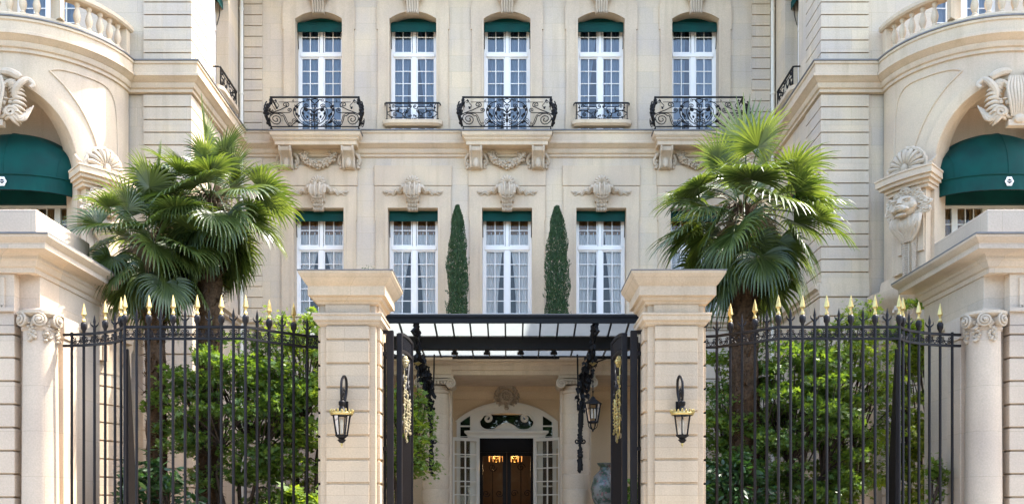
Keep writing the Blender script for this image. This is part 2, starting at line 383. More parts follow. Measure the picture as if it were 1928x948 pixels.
# rooms behind the glass
def room(x0, x1, y0, y1, z0, z1):
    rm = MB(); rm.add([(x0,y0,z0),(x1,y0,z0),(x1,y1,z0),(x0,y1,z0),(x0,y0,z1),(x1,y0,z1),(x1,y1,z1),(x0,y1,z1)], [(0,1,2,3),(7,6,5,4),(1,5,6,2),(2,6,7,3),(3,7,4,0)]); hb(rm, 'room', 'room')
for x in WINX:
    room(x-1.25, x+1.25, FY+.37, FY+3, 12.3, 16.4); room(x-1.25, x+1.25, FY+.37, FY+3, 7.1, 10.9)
for sx in (-1, 1):
    for (z0, z1) in ((12.3, 16.4), (7.1, 10.9)):
        rm = MB(); xa, xb = AX+sx*(WX+.38), AX+sx*(WX+2.2)
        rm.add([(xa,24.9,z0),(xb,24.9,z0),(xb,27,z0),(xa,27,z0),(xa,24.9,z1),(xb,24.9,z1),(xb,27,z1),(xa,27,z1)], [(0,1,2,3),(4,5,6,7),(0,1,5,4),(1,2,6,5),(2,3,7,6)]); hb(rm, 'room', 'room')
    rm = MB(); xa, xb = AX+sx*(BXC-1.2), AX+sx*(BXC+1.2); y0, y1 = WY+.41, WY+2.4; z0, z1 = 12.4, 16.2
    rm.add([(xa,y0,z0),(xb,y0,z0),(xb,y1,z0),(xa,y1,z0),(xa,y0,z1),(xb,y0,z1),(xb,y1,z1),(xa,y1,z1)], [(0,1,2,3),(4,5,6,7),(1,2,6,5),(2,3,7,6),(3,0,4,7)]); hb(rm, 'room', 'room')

# ---- windows
def curtain(w0, w1, z0, z1, amp=.03, nw=9, inner=None, y=0.0, nz=8):
    rows = []; n = nw*8
    for k in range(nz+1):
        t = k/nz; z = z1+(z0-z1)*t; e = w1 if inner is None else w1+(inner-w1)*sin(t*pi*.5)**1.3
        rows.append([(w0+(e-w0)*i/n, y+amp*sin(2*pi*nw*i/n+.6*sin(3*t+i*.07))*(0.6+.4*sin(i*.37)), z) for i in range(n+1)])
    return rows
def make_window(w, z0, z1, zt, rows_low, rows_up, glass, curt, blindz, arch=False):
    """origin: centre of the opening at z=0, y = back of the reveal"""
    f = MB(); h = w/2+.03; fw = .075; ms = .05; t0, t1 = 0.0, .07
    f.box(-h, -h+fw+.03, t0, t1, z0-.03, z1+.03); f.box(h-fw-.03, h, t0, t1, z0-.03, z1+.03)
    f.box(-h+fw+.03, h-fw-.03, t0, t1, z1-.05, z1+.03); f.box(-h+fw+.03, h-fw-.03, t0, t1, z0-.03, z0+.07)
    f.box(-h+fw+.03, h-fw-.03, t0-.03, t1, zt-.055, zt+.055)
    f.box(-.065, .065, t0-.012, t1-.005, z0+.07, zt-.055); f.box(-.05, .05, t0-.012, t1-.005, zt+.055, z1-.05)
    def lights(a, b, n):
        for s in (-1, 1):
            xa, xb = (.065, h-fw-.03) if s > 0 else (-h+fw+.03, -.065)
            # sash border
            f.box(xa, xa+.035, t0+.008, t1-.01, a, b); f.box(xb-.035, xb, t0+.008, t1-.01, a, b)
            f.box(xa+.035, xb-.035, t0+.008, t1-.01, a, a+.045); f.box(xa+.035, xb-.035, t0+.008, t1-.01, b-.045, b)
            xm = (xa+xb)/2; f.box(xm-.014, xm+.014, t0+.015, t1-.02, a+.045, b-.045)
            for i in range(1, n):
                z = a+.045+(b-a-.09)*i/n
                f.box(xa+.035, xm-.014, t0+.018, t1-.022, z-.013, z+.013); f.box(xm+.014, xb-.035, t0+.018, t1-.022, z-.013, z+.013)
    lights(z0+.07, zt-.055, rows_low); lights(zt+.055, z1-.05, rows_up)
    o = f.build('window', 'white', H, smooth=0, bevel=.006)
    gm = MB().add([(-h+.06, .036, z0+.03), (h-.06, .036, z0+.03), (h-.06, .036, z1-.02), (-h+.06, .036, z1-.02)], [(0, 1, 2, 3)])
    gm.build('glass', glass, o, smooth=0)
    if curt == 'low':
        for s in (-1, 1):
            MB().grid(curtain(s*h, s*.04, z0, z1-.55, .028, 9, s*.40, y=.10)).build('curtain', 'sheer', o, smooth=60)
        MB().grid(curtain(-h, h, z1-.62, z1, .02, 12, y=.085, nz=2)).build('valance', 'brown', o, smooth=60)
    else:
        for s in (-1, 1):
            MB().grid(curtain(s*h, s*.03, z0, z1-.1, .03, 8, s*.10, y=.12)).build('curtain', 'sheerblue', o, smooth=60)
    # rolled green sun blind in the head of the opening, with its folding arms
    b = MB(); bw = w/2-.015
    pr = [(-.20, blindz-.20), (-.185, blindz-.205), (-.185, blindz-.01), (-.06, blindz+.09), (-.05, blindz+.12), (-.10, blindz+.11), (-.20, blindz+.01)]
    b.prismx([(y, z) for y, z in pr], -bw, bw)
    b.tube([(-bw, -.12, blindz+.06), (bw, -.12, blindz+.06)], .05, 10)
    if arch: b.prism([(x, z) for x, z in arch_open(0, w-.02, blindz+.02, UZS-.005, UR-.005)], -.045, -.03)
    bo = b.build('sun_blind', 'green', o, bevel=.004)
    a = MB()
    for s in (-1, 1): a.tube([(s*(bw-.005), -.12, blindz+.02), (s*(bw+.002), -.10, blindz-.35), (s*(bw+.002), -.03, blindz-.62)], .011, 5)
    a.build('blind_arm', 'iron', bo)
    return o
def redraw(o, kind, seed):
    r_ = random.Random(seed); w, z0, z1 = (LW, LZ0, LZ1) if kind == 'low' else (UW, UZ0, UZS+UR); h = w/2+.03; sd = -1
    for ch in o.children:
        if not ch.name.startswith('curtain'): continue
        m = MB(); e = r_.uniform(.02, .16)
        if kind == 'low': g_ = curtain(sd*h, sd*e, z0, z1-.55, r_.uniform(.018, .03), r_.choice((7, 9, 11)), sd*r_.uniform(.16, .38), y=.10)
        else: g_ = curtain(sd*h, sd*r_.choice((.03, .08, .2, .34)), z0, z1-.1, r_.uniform(.02, .035), r_.choice((6, 8, 10)), sd*r_.uniform(.1, .4), y=.12)
        me = bpy.data.meshes.new('curtain'); m.grid(g_); me.from_pydata(m.v, [], m.f); me.materials.append(ch.data.materials[0])
        me.polygons.foreach_set('use_smooth', [True]*len(me.polygons)); ch.data = me; sd = 1
wu = make_window(UW, UZ0, UZS+UR, 14.90, 6, 2, 'glassup', 'up', 15.68, True); wu.location = (WINX[0]-AX, .36, 0)
wl = make_window(LW, LZ0, LZ1, 9.325, 5, 2, 'glass', 'low', 10.25); wl.location = (WINX[0]-AX, .36, 0)
for i, x in enumerate(WINX[1:]): redraw(dup(wu, H, (x-AX, .36, 0)), 'up', 60+i); redraw(dup(wl, H, (x-AX, .36, 0)), 'low', 80+i)
for sx in (-1, 1):
    for src in (wu, wl):
        o = dup(src, H, (sx*(WX+.38), 25.95-FY, 0)); o.rotation_euler = (0, 0, R(-90*sx)); o.scale = (.935, 1, 1)
    o = dup(wu, H, (sx*BXC, WY+.41-FY, 0)); o.scale = (1.2, 1, 1)
# surrounds
def surround_up(cx=0):
    out = [(-1.02, 12.53), (1.02, 12.53), (1.02, 13.05), (1.0, 13.05), (1.0, 15.45), (1.03, 15.45), (1.03, 16.05), (.98, 16.3), (-.98, 16.3), (-1.03, 16.05), (-1.03, 15.45), (-1.0, 15.45), (-1.0, 13.05), (-1.02, 13.05)]
    return MB().slab(out, [arch_open(0, UW, UZ0, UZS, UR)], -.06, 0).slab([(x*1.0, z) for x, z in arch_open(0, UW+.12, UZ0-.001, UZS+.01, UR+.05)], [arch_open(0, UW, UZ0+.001, UZS, UR)], -.075, -.06)
def surround_low():
    out = [(-1.06, 7.26), (1.06, 7.26), (1.06, 10.0), (1.08, 10.0), (1.08, 10.98), (-1.08, 10.98), (-1.08, 10.0), (-1.06, 10.0)]
    return MB().slab(out, [rect(-LW/2, LW/2, LZ0, LZ1)], -.055, 0).slab(rect(-LW/2-.08, LW/2+.08, 7.262, LZ1+.08), [rect(-LW/2, LW/2, LZ0+.001, LZ1)], -.072, -.055)
su = surround_up().build('window_surround', 'stone_trim', H, smooth=0, bevel=.012); su.location = (WINX[0]-AX, 0, 0)
sw_ = surround_low().build('window_surround', 'stone_trim', H, smooth=0, bevel=.012); sw_.location = (WINX[0]-AX, 0, 0)
pn = MB().box(-1.105, 1.105, -.05, 0, 11.0, 11.575).build('wall_panel', 'stone_trim', H, smooth=0, bevel=.012); pn.location = (WINX[0]-AX, 0, 0)
pn.data.vertices[0].co
# frieze line above the panels + soft horizontal band
for x in WINX[1:]:
    for s_ in (su, sw_, pn): dup(s_, H, (x-AX, 0, 0))
# ---- carved keystones
def shell(mb, c, r, n=9, depth=.10, a0=R(-12), a1=R(192)):
    for i in range(n):
        a = a0+(a1-a0)*i/(n-1); pts = []; rs = []
        for k in range(6):
            t = k/5; rr = r*(.12+.88*t); pts.append((c[0]+cos(a)*rr, c[1]-depth*(.35+.65*sin(pi*(.18+.62*t))), c[2]+sin(a)*rr)); rs.append(.012+r*.155*t*(1 if t < .95 else .6))
        mb.tube(pts, rs, 6)
    mb.ell((c[0], c[1]-.02, c[2]+r*.3), (r*.85, depth*.55, r*.78), 14, 8)
def keystone_low():
    k = MB()
    shell(k, (0, -.06, 11.02), .21, 9, .16)
    # scroll block
    k.prismx([(0, 10.50), (-.16, 10.52), (-.20, 10.62), (-.28, 10.68), (-.30, 10.80), (-.27, 10.93), (-.2, 11.0), (0, 11.02)], -.19, .19)
    for s in (-1, 1):
        k.tube([(s*.19, -.2, 10.98), (s*.215, -.29, 10.88), (s*.2, -.3, 10.72), (s*.16, -.24, 10.63)], [.03, .05, .045, .02], 7)
        k.tube([(s*.06, -.24, 11.02), (s*.07, -.315, 10.88), (s*.07, -.32, 10.75), (s*.05, -.27, 10.62)], [.03, .035, .035, .015], 6)
        # ribbon tails
        pts = smoothpts([(s*.19, -.10, 10.86), (s*.28, -.17, 10.90), (s*.36, -.08, 10.80), (s*.46, -.13, 10.83), (s*.54, -.05, 10.74), (s*.64, -.09, 10.78), (s*.76, -.05, 10.72), (s*.83, -.06, 10.78)], 5)
        k.tube(pts, [.10-.085*(i/(len(pts)-1))**.8 for i in range(len(pts))], 6)
        for j in range(5): k.tube(smoothpts([(s*(.56+.05*j), -.06, 10.74), (s*(.6+.05*j), -.11, 10.79), (s*(.63+.055*j), -.07, 10.83-.02*(j % 2))], 3), .016, 5)
    for i in range(6): k.ell((0, -.325+.012*i, 10.95-.05*i), (.022, .02, .026), 6, 4)
    for i in range(9): a = pi*i/8; k.ell((.12*cos(a), -.30, 10.60-.035*sin(a)), (.028, .05, .022), 6, 4)
    # acanthus tail narrowing to the window head
    k.prismx([(0, 10.27), (-.10, 10.27), (-.15, 10.4), (-.22, 10.56), (0, 10.62)], -.145, .145)
    for i in range(-3, 4):
        for j in range(3): k.ell((i*.042, -.135-.03*j, 10.30+.10*j+.02*(i % 2)), (.022, .035, .06), 6, 4)
    return k
ks = keystone_low().build('keystone', 'carved', H); ks.location = (WINX[0]-AX, 0, 0)
def keystone_up():
    k = MB()
    k.prismx([(0, 15.86), (-.14, 15.86), (-.16, 16.1), (-.24, 16.3), (-.28, 16.6), (0, 16.75)], -.17, .17)
    for i in range(-2, 3): k.tube([(i*.07, -.145, 15.88), (i*.072, -.17, 16.1), (i*.078, -.25, 16.32), (i*.08, -.29, 16.6)], [.02, .03, .035, .035], 6)
    for s in (-1, 1): k.tube([(s*.18, -.2, 16.18), (s*.24, -.16, 16.3), (s*.3, -.05, 16.34)], [.04, .05, .03], 6)
    for i in range(5): k.ell((-.12+.06*i, -.17, 15.9), (.028, .04, .05), 6, 4)
    return k
ku = keystone_up().build('keystone', 'carved', H); ku.location = (WINX[0]-AX, 0, 0)
for x in WINX[1:]: dup(ks, H, (x-AX, 0, 0)); dup(ku, H, (x-AX, 0, 0))
# ---- balconies
def rail_curves(half, extra):
    """list of (points (u,w), radius); half curves are mirrored"""
    out = []
    for pts, r in half:
        out.append((pts, r)); out.append(([(-u, w) for u, w in pts], r))
    return out+extra
Z_ = lambda x, y: ((x-610)/441, (432-y)/441)
def sp2(pts): return [(p.x, p.y) for p in smoothpts([V((a, b)) for a, b in pts], 6)]
def Zs(*pts): return sp2([Z_(*p) for p in pts])
def swirl(x, y, r, turns, a0, sg, tail=()):
    c = Z_(x, y); s = spiral(c[0], c[1], r/441, turns, R(a0), sg)
    return sp2([Z_(*t) for t in tail]+[s[0]])[:-1]+s if tail else s
def big_railing():
    half = [
     (Zs((700,432),(790,385),(850,310),(858,225),(810,150),(740,112)), .013), (Zs((690,425),(770,375),(825,300),(830,230),(795,165)), .009),
     (swirl(708,182,34,1.5,-60,1,((632,415),(720,375),(770,300),(765,225),(725,200))), .012),
     (swirl(650,375,32,1.6,200,-1,((612,300),(615,330))), .012),
     (swirl(1068,355,70,2.1,150,-1,((880,425),(930,420),(965,370),(985,320))), .013),
     (swirl(965,165,42,1.5,220,-1,((1150,320),(1090,280),(1020,240),(960,205))), .014),
     (swirl(912,245,30,1.5,240,-1,((1100,285),(1010,280),(920,280))), .012),
     (swirl(858,380,32,1.5,160,-1,((1080,290),(985,300),(935,390),(905,425))), .010),
     (Zs((720,425),(780,395),(820,385)), .010), (swirl(1103,117,24,1.4,90,1,((1060,215),(1045,180),(1070,140))), .010),
     (Zs((610,290),(650,245),(700,232),(735,250)), .017), (Zs((610,310),(650,290),(690,285)), .012),
     (Zs((612,290),(622,230),(640,172),(612,168)), .012),
     (Zs((735,250),(748,300),(700,365)), .012), (Zs((700,100),(665,95),(650,120),(620,140)), .012), (swirl(880,108,14,1.2,90,1), .007),
     (swirl(702,100,20,1.3,200,1), .008), (swirl(905,400,18,1.3,0,1), .008),
     ([Z_(1055,127), Z_(720,127)], .009)]
    cv = rail_curves(half, [([Z_(560,100), Z_(610,160), Z_(660,100), Z_(610,82), Z_(560,100)], .014), ([Z_(610,168), Z_(610,432)], .012)])
    blobs = [(820,200,16),(845,240,16),(820,300,15),(840,190,10),(795,320,12),(705,240,20),(742,292,15),(690,330,12),(720,240,14),(640,315,14),(800,385,13),(825,375,12),(1060,215,12),(1130,290,16)]
    hw = 1.225; top = .82; mb = MB()
    def bulge(w): t = max(0, min(1, w/top)); return .15*sin(pi*min(1, t*1.12))**1.5*(1-t)**.35+.03*(1-t)
    def M3(u, w):
        b = bulge(w); k = max(0, (abs(u)-.95)/.28)
        return (u+(1 if u > 0 else -1)*min(1, k)*b*.8, -.58-b, w)
    for pts, r in cv: mb.tube([M3(u, w) for u, w in pts], r, 5)
    for x, y, r in blobs:
        for s in (-1, 1):
            u, w = Z_(x, y); p = M3(s*u, w); mb.ell(p, (r/441*1.1, .03, r/441*1.3), 6, 4)
            mb.ell((p[0]+s*.02, p[1]-.02, p[2]+.02), (r/441*.6, .03, r/441*.7), 6, 4)
    n = 10
    for s in (-1, 1):        # corner leaf bundles and returns to the wall
        col = [M3(s*hw, top*i/n) for i in range(n+1)]
        mb.tube(col, [.03+.02*sin(pi*i/n) for i in range(n+1)], 6)
        for i in range(1, n): mb.ell((col[i][0]+s*.03*sin(i*2.1), col[i][1]-.03, col[i][2]), (.05, .05, .055), 6, 4)
        for j in range(4): mb.tube(smoothpts([(col[6-j][0], col[6-j][1], col[6-j][2]), (col[6-j][0]+s*.05, col[6-j][1]-.02, col[6-j][2]+.10), (col[6-j][0]+s*.02, col[6-j][1], col[6-j][2]+.18)], 4), [.02]*9, 5)
        def S3(v, w): b = bulge(w); return (s*(hw+b*.8*min(1, (v-.02)/.12 if v < .5 else 1)), -v, w)
        for c0, rr, a, sg in (((.36, .2), .13, 90, 1), ((.25, .55), .10, 0, -1), ((.46, .52), .07, 180, 1)):
            mb.tube([S3(v, w) for v, w in spiral(c0[0], c0[1], rr, 1.7, R(a), sg)], .012, 5)
        mb.tube([S3(.05, .69), S3(.55, .69)], .009, 5)
        mb.tube([(s*hw, 0, top), (s*hw, -.59, top)], .026, 4, True)
        mb.tube([(s*hw, 0, .0), (s*hw, -.6, .0)], .016, 4, True)
    mb.box(-hw-.03, hw+.03, -.62, -.565, top-.012, top+.022)
    mb.box(-hw, hw, -.62, -.595, -.015, .012)
    for u in (-hw, 0, hw): mb.tube([(u, -.6, -.12), (u, -.6, 0)], [.022, .015], 6)
    return mb
def slab_mesh():
    pr = [(-.1, -.34), (.0, -.34), (.0, -.24), (.05, -.19), (.05, -.16), (.10, -.10), (.12, -.02), (.12, 0), (-.1, .02)]
    pth_ = [(-1.15, 0), (-1.15, -.5), (1.15, -.5), (1.15, 0)]
    m = MB().sweep(pth_, pr); m.box(-1.14, 1.14, -.49, -.002, -.33, .005)
    return m
def console_mesh():
    c = MB(); prof_ = [(0, 0), (-.44, 0), (-.47, -.05), (-.45, -.13), (-.37, -.18), (-.27, -.24), (-.22, -.33), (-.22, -.43), (-.17, -.51), (-.08, -.54), (0, -.5)]
    c.prismx(prof_, -.15, .15)
    for s in (-1, 1):
        c.tube([(s*.15, y-.008, z) for y, z in prof_[1:10]], .034, 6)
        c.tube([(s*.16, -.36+y, -.10+z) for y, z in spiral(0, 0, .095, 1.8, R(180), -1)], .02, 5)
        c.tube([(s*.16, -.13+y, -.43+z) for y, z in spiral(0, 0, .065, 1.6, R(180), 1)], .016, 5)
        c.tube(smoothpts([(s*.18, -.08, -.1), (s*.27, -.1, -.2), (s*.3, -.06, -.32), (s*.22, -.05, -.42), (s*.28, -.03, -.5)], 4), [.05]*17, 6)
        for i in range(5): c.ell((s*(.24+.03*(i % 2)), -.07, -.12-.09*i), (.05, .05, .05), 6, 4)
    c.ell((0, -.25, -.4), (.08, .05, .14), 8, 6)
    return c
def garland_mesh():
    g = MB(); r_ = random.Random(3)
    for i in range(210):
        t = r_.uniform(-1, 1); x = t*.54; z = -.10-.30*(1-abs(t)**2.1); th = .125*(1-.4*t*t)
        a = r_.uniform(0, 2*pi); rr = th*sqrt(r_.random())
        g.ell((x, -.10-abs(cos(a))*rr*.9, z+sin(a)*rr), (r_.uniform(.02, .05), r_.uniform(.03, .06), r_.uniform(.02, .045)), 6, 4)
    for s in (-1, 1):
        for i in range(26): g.ell((s*(.40+r_.uniform(-.1, .1)), -.08-r_.random()*.08, -.10+r_.uniform(-.08, .08)), (r_.uniform(.025, .045), .04, r_.uniform(.02, .04)), 6, 4)
    g.tube([( t*.5, -.08, -.10-.30*(1-abs(t)**2.1)) for t in [i/12-1 for i in range(25)]], .07, 8)
    return g
bal = slab_mesh().build('balcony', 'stone_trim', H, smooth=20, bevel=.008); bal.location = (WINX[0]-AX, 0, 12.33)
MB().merge(big_railing()).build('railing', 'iron', bal, loc=(0, .0, .12))
MB().sweep([(-1.15, 0), (-1.15, -.5), (1.15, -.5), (1.15, 0)], [(.0, .006), (.14, .004), (.14, .03), (.0, .04)], pclosed=True).build('flashing', 'lead', bal, smooth=0)
c1 = console_mesh().build('console', 'carved', bal, loc=(-.88, 0, -.345)); dup(c1, bal, (.88, 0, -.345))
garland_mesh().build('garland', 'carved', bal, loc=(0, 0, -.36))
for i in (2, 4): dup(bal, H, (WINX[i]-AX, 0, 12.33))
# small window guards
Zq = lambda x, y: ((x-925)/788, (600-y)/788)
def small_railing():
    def q(*pts): return sp2([Zq(*p) for p in pts])
    def sw(x, y, r, turns, a0, sg, tail=()):
        c = Zq(x, y); s = spiral(c[0], c[1], r/788, turns, R(a0), sg)
        return sp2([Zq(*t) for t in tail]+[s[0]])[:-1]+s if tail else s
    half = [(sw(980,285,34,1.3,180,1,((1300,305),(1060,308),(1040,345),(990,350),(950,320))), .011), (sw(1350,300,42,1.4,180,-1,((1290,306),)), .012),
            (sw(1310,480,52,1.7,90,-1,((1130,470),(1200,440),(1260,405))), .012), (q((1490,440),(1440,420),(1390,395),(1300,398),(1210,440)), .014),
            (q((1010,385),(1050,395),(1085,450),(1075,520),(1020,565),(950,570)), .012), (sw(1040,405,30,1.3,0,1), .010),
            (q((1490,470),(1440,500),(1390,545),(1250,550),(1080,550)), .012), (sw(1130,530,30,1.4,180,-1,((1090,420),(1150,470))), .010), (sw(960,510,25,1.3,0,1), .009),
            (sw(1220,350,28,1.3,250,1,((1290,400),)), .010), (q((1440,250),(1410,330),(1430,400)), .012), ([Zq(1390,600), Zq(1390,545)], .012), ([Zq(1080,545), Zq(1050,600)], .012)]
    mb = MB()
    for pts, r in rail_curves(half, [([Zq(925,560), Zq(925,600)], .016)]): mb.tube([(u, 0, w) for u, w in pts], r, 5)
    for s in (-1, 1):
        mb.tube([(s*.72, 0, 0), (s*.72, 0, .47)], .018, 4, True); mb.box(s*.72-.03, s*.72+.03, -.03, .03, 0, .025)
        for x, y in ((1390,395),(1430,330),(1240,400),(1060,440),(1000,520),(1380,540)): u, w = Zq(x, y); mb.ell((s*u, 0, w), (.028, .02, .03), 6, 4)
        mb.tube([(s*.75, 0, .475), (s*.78, .02, .47), (s*.79, .17, .47)], .02, 6)
    mb.box(-.76, .76, -.02, .02, .455, .495)
    return mb
sl_ = MB(); pr = [(-.2, -.16), (0, -.16), (.03, -.13), (.06, -.10), (.06, .0), (-.2, .01)]
pth2 = [(-.80, 0), (-.78, -.08), (-.70, -.14), (-.6, -.16), (.6, -.16), (.70, -.14), (.78, -.08), (.80, 0)]
sl_.sweep(pth2, pr).box(-.68, .68, -.1, .05, -.1, -.001)
ws = sl_.build('window_sill', 'stone_trim', H, smooth=30); ws.location = (WINX[1]-AX, -.06, 12.80)
MB().merge(small_railing()).build('railing', 'iron', ws, loc=(0, -.13, .012))
dup(ws, H, (WINX[3]-AX, -.06, 12.80))
for sx in (-1, 1):
    o = dup(ws, H, (sx*(WX-.02), 25.95-FY, 12.80)); o.rotation_euler = (0, 0, R(-90*sx))

# ---- bows of the wings
A0 = R(46); HZ = 1.78; SPZ = 9.42; SILL = 7.6
def bow(sx):
    def BP(phi, z, r): return (AX+sx*(BXC-r*sin(phi)), WY-r*cos(phi), z)
    za = lambda p, k=1.0: SPZ+HZ*k*sqrt(max(0, 1-(p/(A0*k))**2))
    w = MB(); n = 72; a_in = 1.5
    phis = sorted(set([R(-90+180*i/n) for i in range(n+1)]+[-A0, A0]))
    for p, q in zip(phis[:-1], phis[1:]):
        inn = abs((p+q)/2) < A0
        if inn:
            zp, zq = za(p), za(q)
            w.add([BP(p, zp, BR), BP(q, zq, BR), BP(q, 11.84, BR), BP(p, 11.84, BR)], [(0, 1, 2, 3)])
            w.add([BP(p, zp, BR), BP(q, zq, BR), BP(q, zq-.02, a_in), BP(p, zp-.02, a_in)], [(0, 3, 2, 1)])
            w.add([BP(p, 7.2, BR), BP(q, 7.2, BR), BP(q, SILL, BR), BP(p, SILL, BR), BP(q, SILL, a_in), BP(p, SILL, a_in)], [(0, 1, 2, 3), (3, 2, 4, 5)])
        else: w.add([BP(p, 7.2, BR), BP(q, 7.2, BR), BP(q, 11.84, BR), BP(p, 11.84, BR)], [(0, 1, 2, 3)])
    for s in (-1, 1): w.add([BP(s*A0, SILL, BR), BP(s*A0, SPZ, BR), BP(s*A0, SPZ, a_in), BP(s*A0, SILL, a_in)], [(0, 1, 2, 3)])
    # vault lining behind the soffit and ceiling
    hb(w, 'bow_wall', 'stone_trim', smooth=25, flip=sx < 0)
    va_ = MB(); K2 = 32; r1 = []; r0 = []
    for i in range(K2+1):
        t = pi*i/K2; p = -A0*cos(t); r0.append(BP(p, SPZ+HZ*sin(t)-.022, a_in+.01)); r1.append((AX+sx*(BXC+1.56*cos(t)), WY-.70, SPZ-.03+HZ*sin(t)))
    va_.grid([r0, r1])
    for q in (0, -1): a, b = r0[q], r1[q]; va_.add([a, b, (b[0], b[1], SILL), (a[0], a[1], SILL)], [(0, 1, 2, 3)])
    hb(va_, 'vault', 'stone_trim', smooth=40)
    te = MB(); ring_ = [BP(R(-90+5*i), 12.40, BR-.05) for i in range(37)]; te.add(ring_, [tuple(range(37))])
    hb(te, 'terrace', 'stone_trim', smooth=0)
    # archivolt band, panel bead
    b = MB(); rows = []
    K = 60
    for i in range(K+1):
        t = pi*i/K; p1 = -A0*cos(t); z1 = SPZ+HZ*sin(t); k2 = 1.15; p2 = p1*k2; z2 = SPZ+(HZ+.2)*sin(t)
        rows.append([BP(p1, z1, BR-.01), BP(p1, z1, BR+.035), BP(p1*1.03, SPZ+(HZ+.05)*sin(t), BR+.05), BP(p2, z2, BR+.05), BP(p2, z2, BR-.01)])
    b.grid(rows)
    hb(b, 'archivolt', 'stone_trim', smooth=30, flip=sx < 0)
    for s in (-1, 1):
        b = MB(); pl = [(R(76), 9.6), (R(75), 11.0), (R(68), 11.55), (R(50), 11.62), (R(36), 11.60), (R(30), 11.52)]
        pl2 = [(R(30), 11.52), (R(40), 11.2), (R(50), 10.75), (R(58), 10.2), (R(62), 9.6)]
        for q in (pl, pl2, [pl2[-1], (R(66), 9.5), (R(76), 9.6)]):
            pts = [BP(s*p.x, p.y, BR+.008) for p in smoothpts([V(t) for t in q], 8)]; b.tube(pts, .022, 6)
        hb(b, 'panel_moulding', 'stone_trim')
    # ground storey of the bow, rusticated
    q = MB().sweep(arc(sx, R(88) if sx > 0 else R(-80), R(-80) if sx > 0 else R(88), BR+.08), rust(0, 4.9, .42, .04, .05, 0, -.3))
    hb(q, 'bow_base', 'stone')
    q = MB().sweep(arc(sx, R(88) if sx > 0 else R(-80), R(-80) if sx > 0 else R(88), BR+.05), [(-.3, 4.9), (.05, 4.9), (.05, 5.5), (.1, 5.6), (.1, 6.3), (.18, 6.4), (.35, 6.6), (.4, 6.7), (.4, 6.85), (.1, 6.95), (.05, 7.2), (-.3, 7.2)])
    hb(q, 'bow_band', 'stone_trim')
    for ph in (-60, -36, -12, 12, 36, 60, 78):
        t = MB().prismx([(0, 0), (-.36, 0), (-.4, -.1), (-.3, -.3), (-.2, -.5), (-.16, -.75), (0, -.8)], -.16, .16)
        for s in (-1, 1): t.tube([(s*.16, -.27+y, -.17+z) for y, z in spiral(0, 0, .13, 1.7, R(180), -1)], .03, 6)
        for k in range(-1, 2): t.box(k*.1-.03, k*.1+.03, -.12, 0, -1.25, -.9)
        a = R(ph)
        q = MB().merge(t, lambda p: (AX+sx*(BXC-(BR+.1-p[1])*sin(a)+p[0]*cos(a)), WY-(BR+.1-p[1])*cos(a)-p[0]*sin(a), p[2]+6.42)); hb(q, 'bow_console', 'carved')
    # pilasters, imposts, lion masks, shells
    for s in (-1, 1):
        pc = R(57); T = lambda x, y, z: (lambda a, r: BP(s*a, z, r))(pc-x/(BR+.25), BR+.25-y)    # local: x along the wall towards the arch, -y outwards
        def add(name, mat, mb, **k): mb.xf(lambda p: T(*p)); return hb(mb, name, mat, **k)
        def blk(x0, x1, y0, y1, z0, z1, m=None, n=6):
            m = m or MB()
            for i in range(n): 
                a, b_ = x0+(x1-x0)*i/n, x0+(x1-x0)*(i+1)/n; m.box(a, b_, y0, y1, z0, z1)
            return m
        pm = blk(-.36, .36, 0, .4, 7.2, 9.0); blk(-.33, .33, -.05, 0, 7.6, 8.9, pm); blk(-.62, -.40, .06, .3, 7.2, 9.0, pm, 3)
        add('pilaster', 'stone_trim', pm, smooth=20)
        im = MB()
        for x0, x1, yf, z0, z1 in ((-.58, .46, -.10, 9.0, 9.08), (-.62, .5, -.16, 9.08, 9.16), (-.68, .56, -.26, 9.16, 9.24), (-.72, .60, -.32, 9.24, 9.38), (-.74, .62, -.34, 9.38, 9.42)): blk(x0, x1, yf, .4, z0, z1, im)
        add('impost', 'stone_trim', im, smooth=20)
        sh = MB(); shell(sh, (0, -.05, 9.50), .40, 11, .20)
        pts = smoothpts([(cos(a)*.43, -.16, 9.5+sin(a)*.44) for a in [R(-10+20*i) for i in range(11)]], 3); sh.tube(pts, [.05+.012*sin(i*2.2) for i in range(len(pts))], 6)
        for d in (-1, 1):
            sh.tube([(d*(.2)+x, -.2, 9.53+z) for x, z in spiral(0, 0, .12, 1.6, R(90), d)], .035, 6)
            sh.tube(smoothpts([(d*.2, -.2, 9.45), (d*.4, -.15, 9.47), (d*.55, -.08, 9.56), (d*.62, -.05, 9.66)], 4), .04, 6)
        sh.ell((0, -.24, 9.48), (.08, .07, .12)); 
        for i in range(11): a = R(180*i/10); sh.tube([(cos(a)*.10, -.24, 9.58+sin(a)*.1), (cos(a)*.22, -.26, 9.58+sin(a)*.2)], [.018, .01], 5)
        add('shell_carving', 'carved', sh)
        ln = MB(); rr = random.Random(5)
        ln.ell((0, -.18, 8.66), (.17, .16, .22), 12, 8); ln.ell((0, -.33, 8.60), (.085, .07, .07), 8, 6); ln.ell((0, -.36, 8.63), (.05, .05, .035), 8, 5)
        ln.tube([(0, -.28, 8.80), (0, -.35, 8.68)], [.045, .035], 6)
        for d in (-1, 1):
            ln.ell((d*.085, -.31, 8.77), (.06, .035, .025)); ln.ell((d*.085, -.315, 8.735), (.03, .02, .02)); ln.ell((d*.07, -.33, 8.57), (.055, .05, .045)); ln.ell((d*.13, -.25, 8.65), (.06, .06, .08))
        ln.ell((0, -.3, 8.47), (.08, .06, .04))
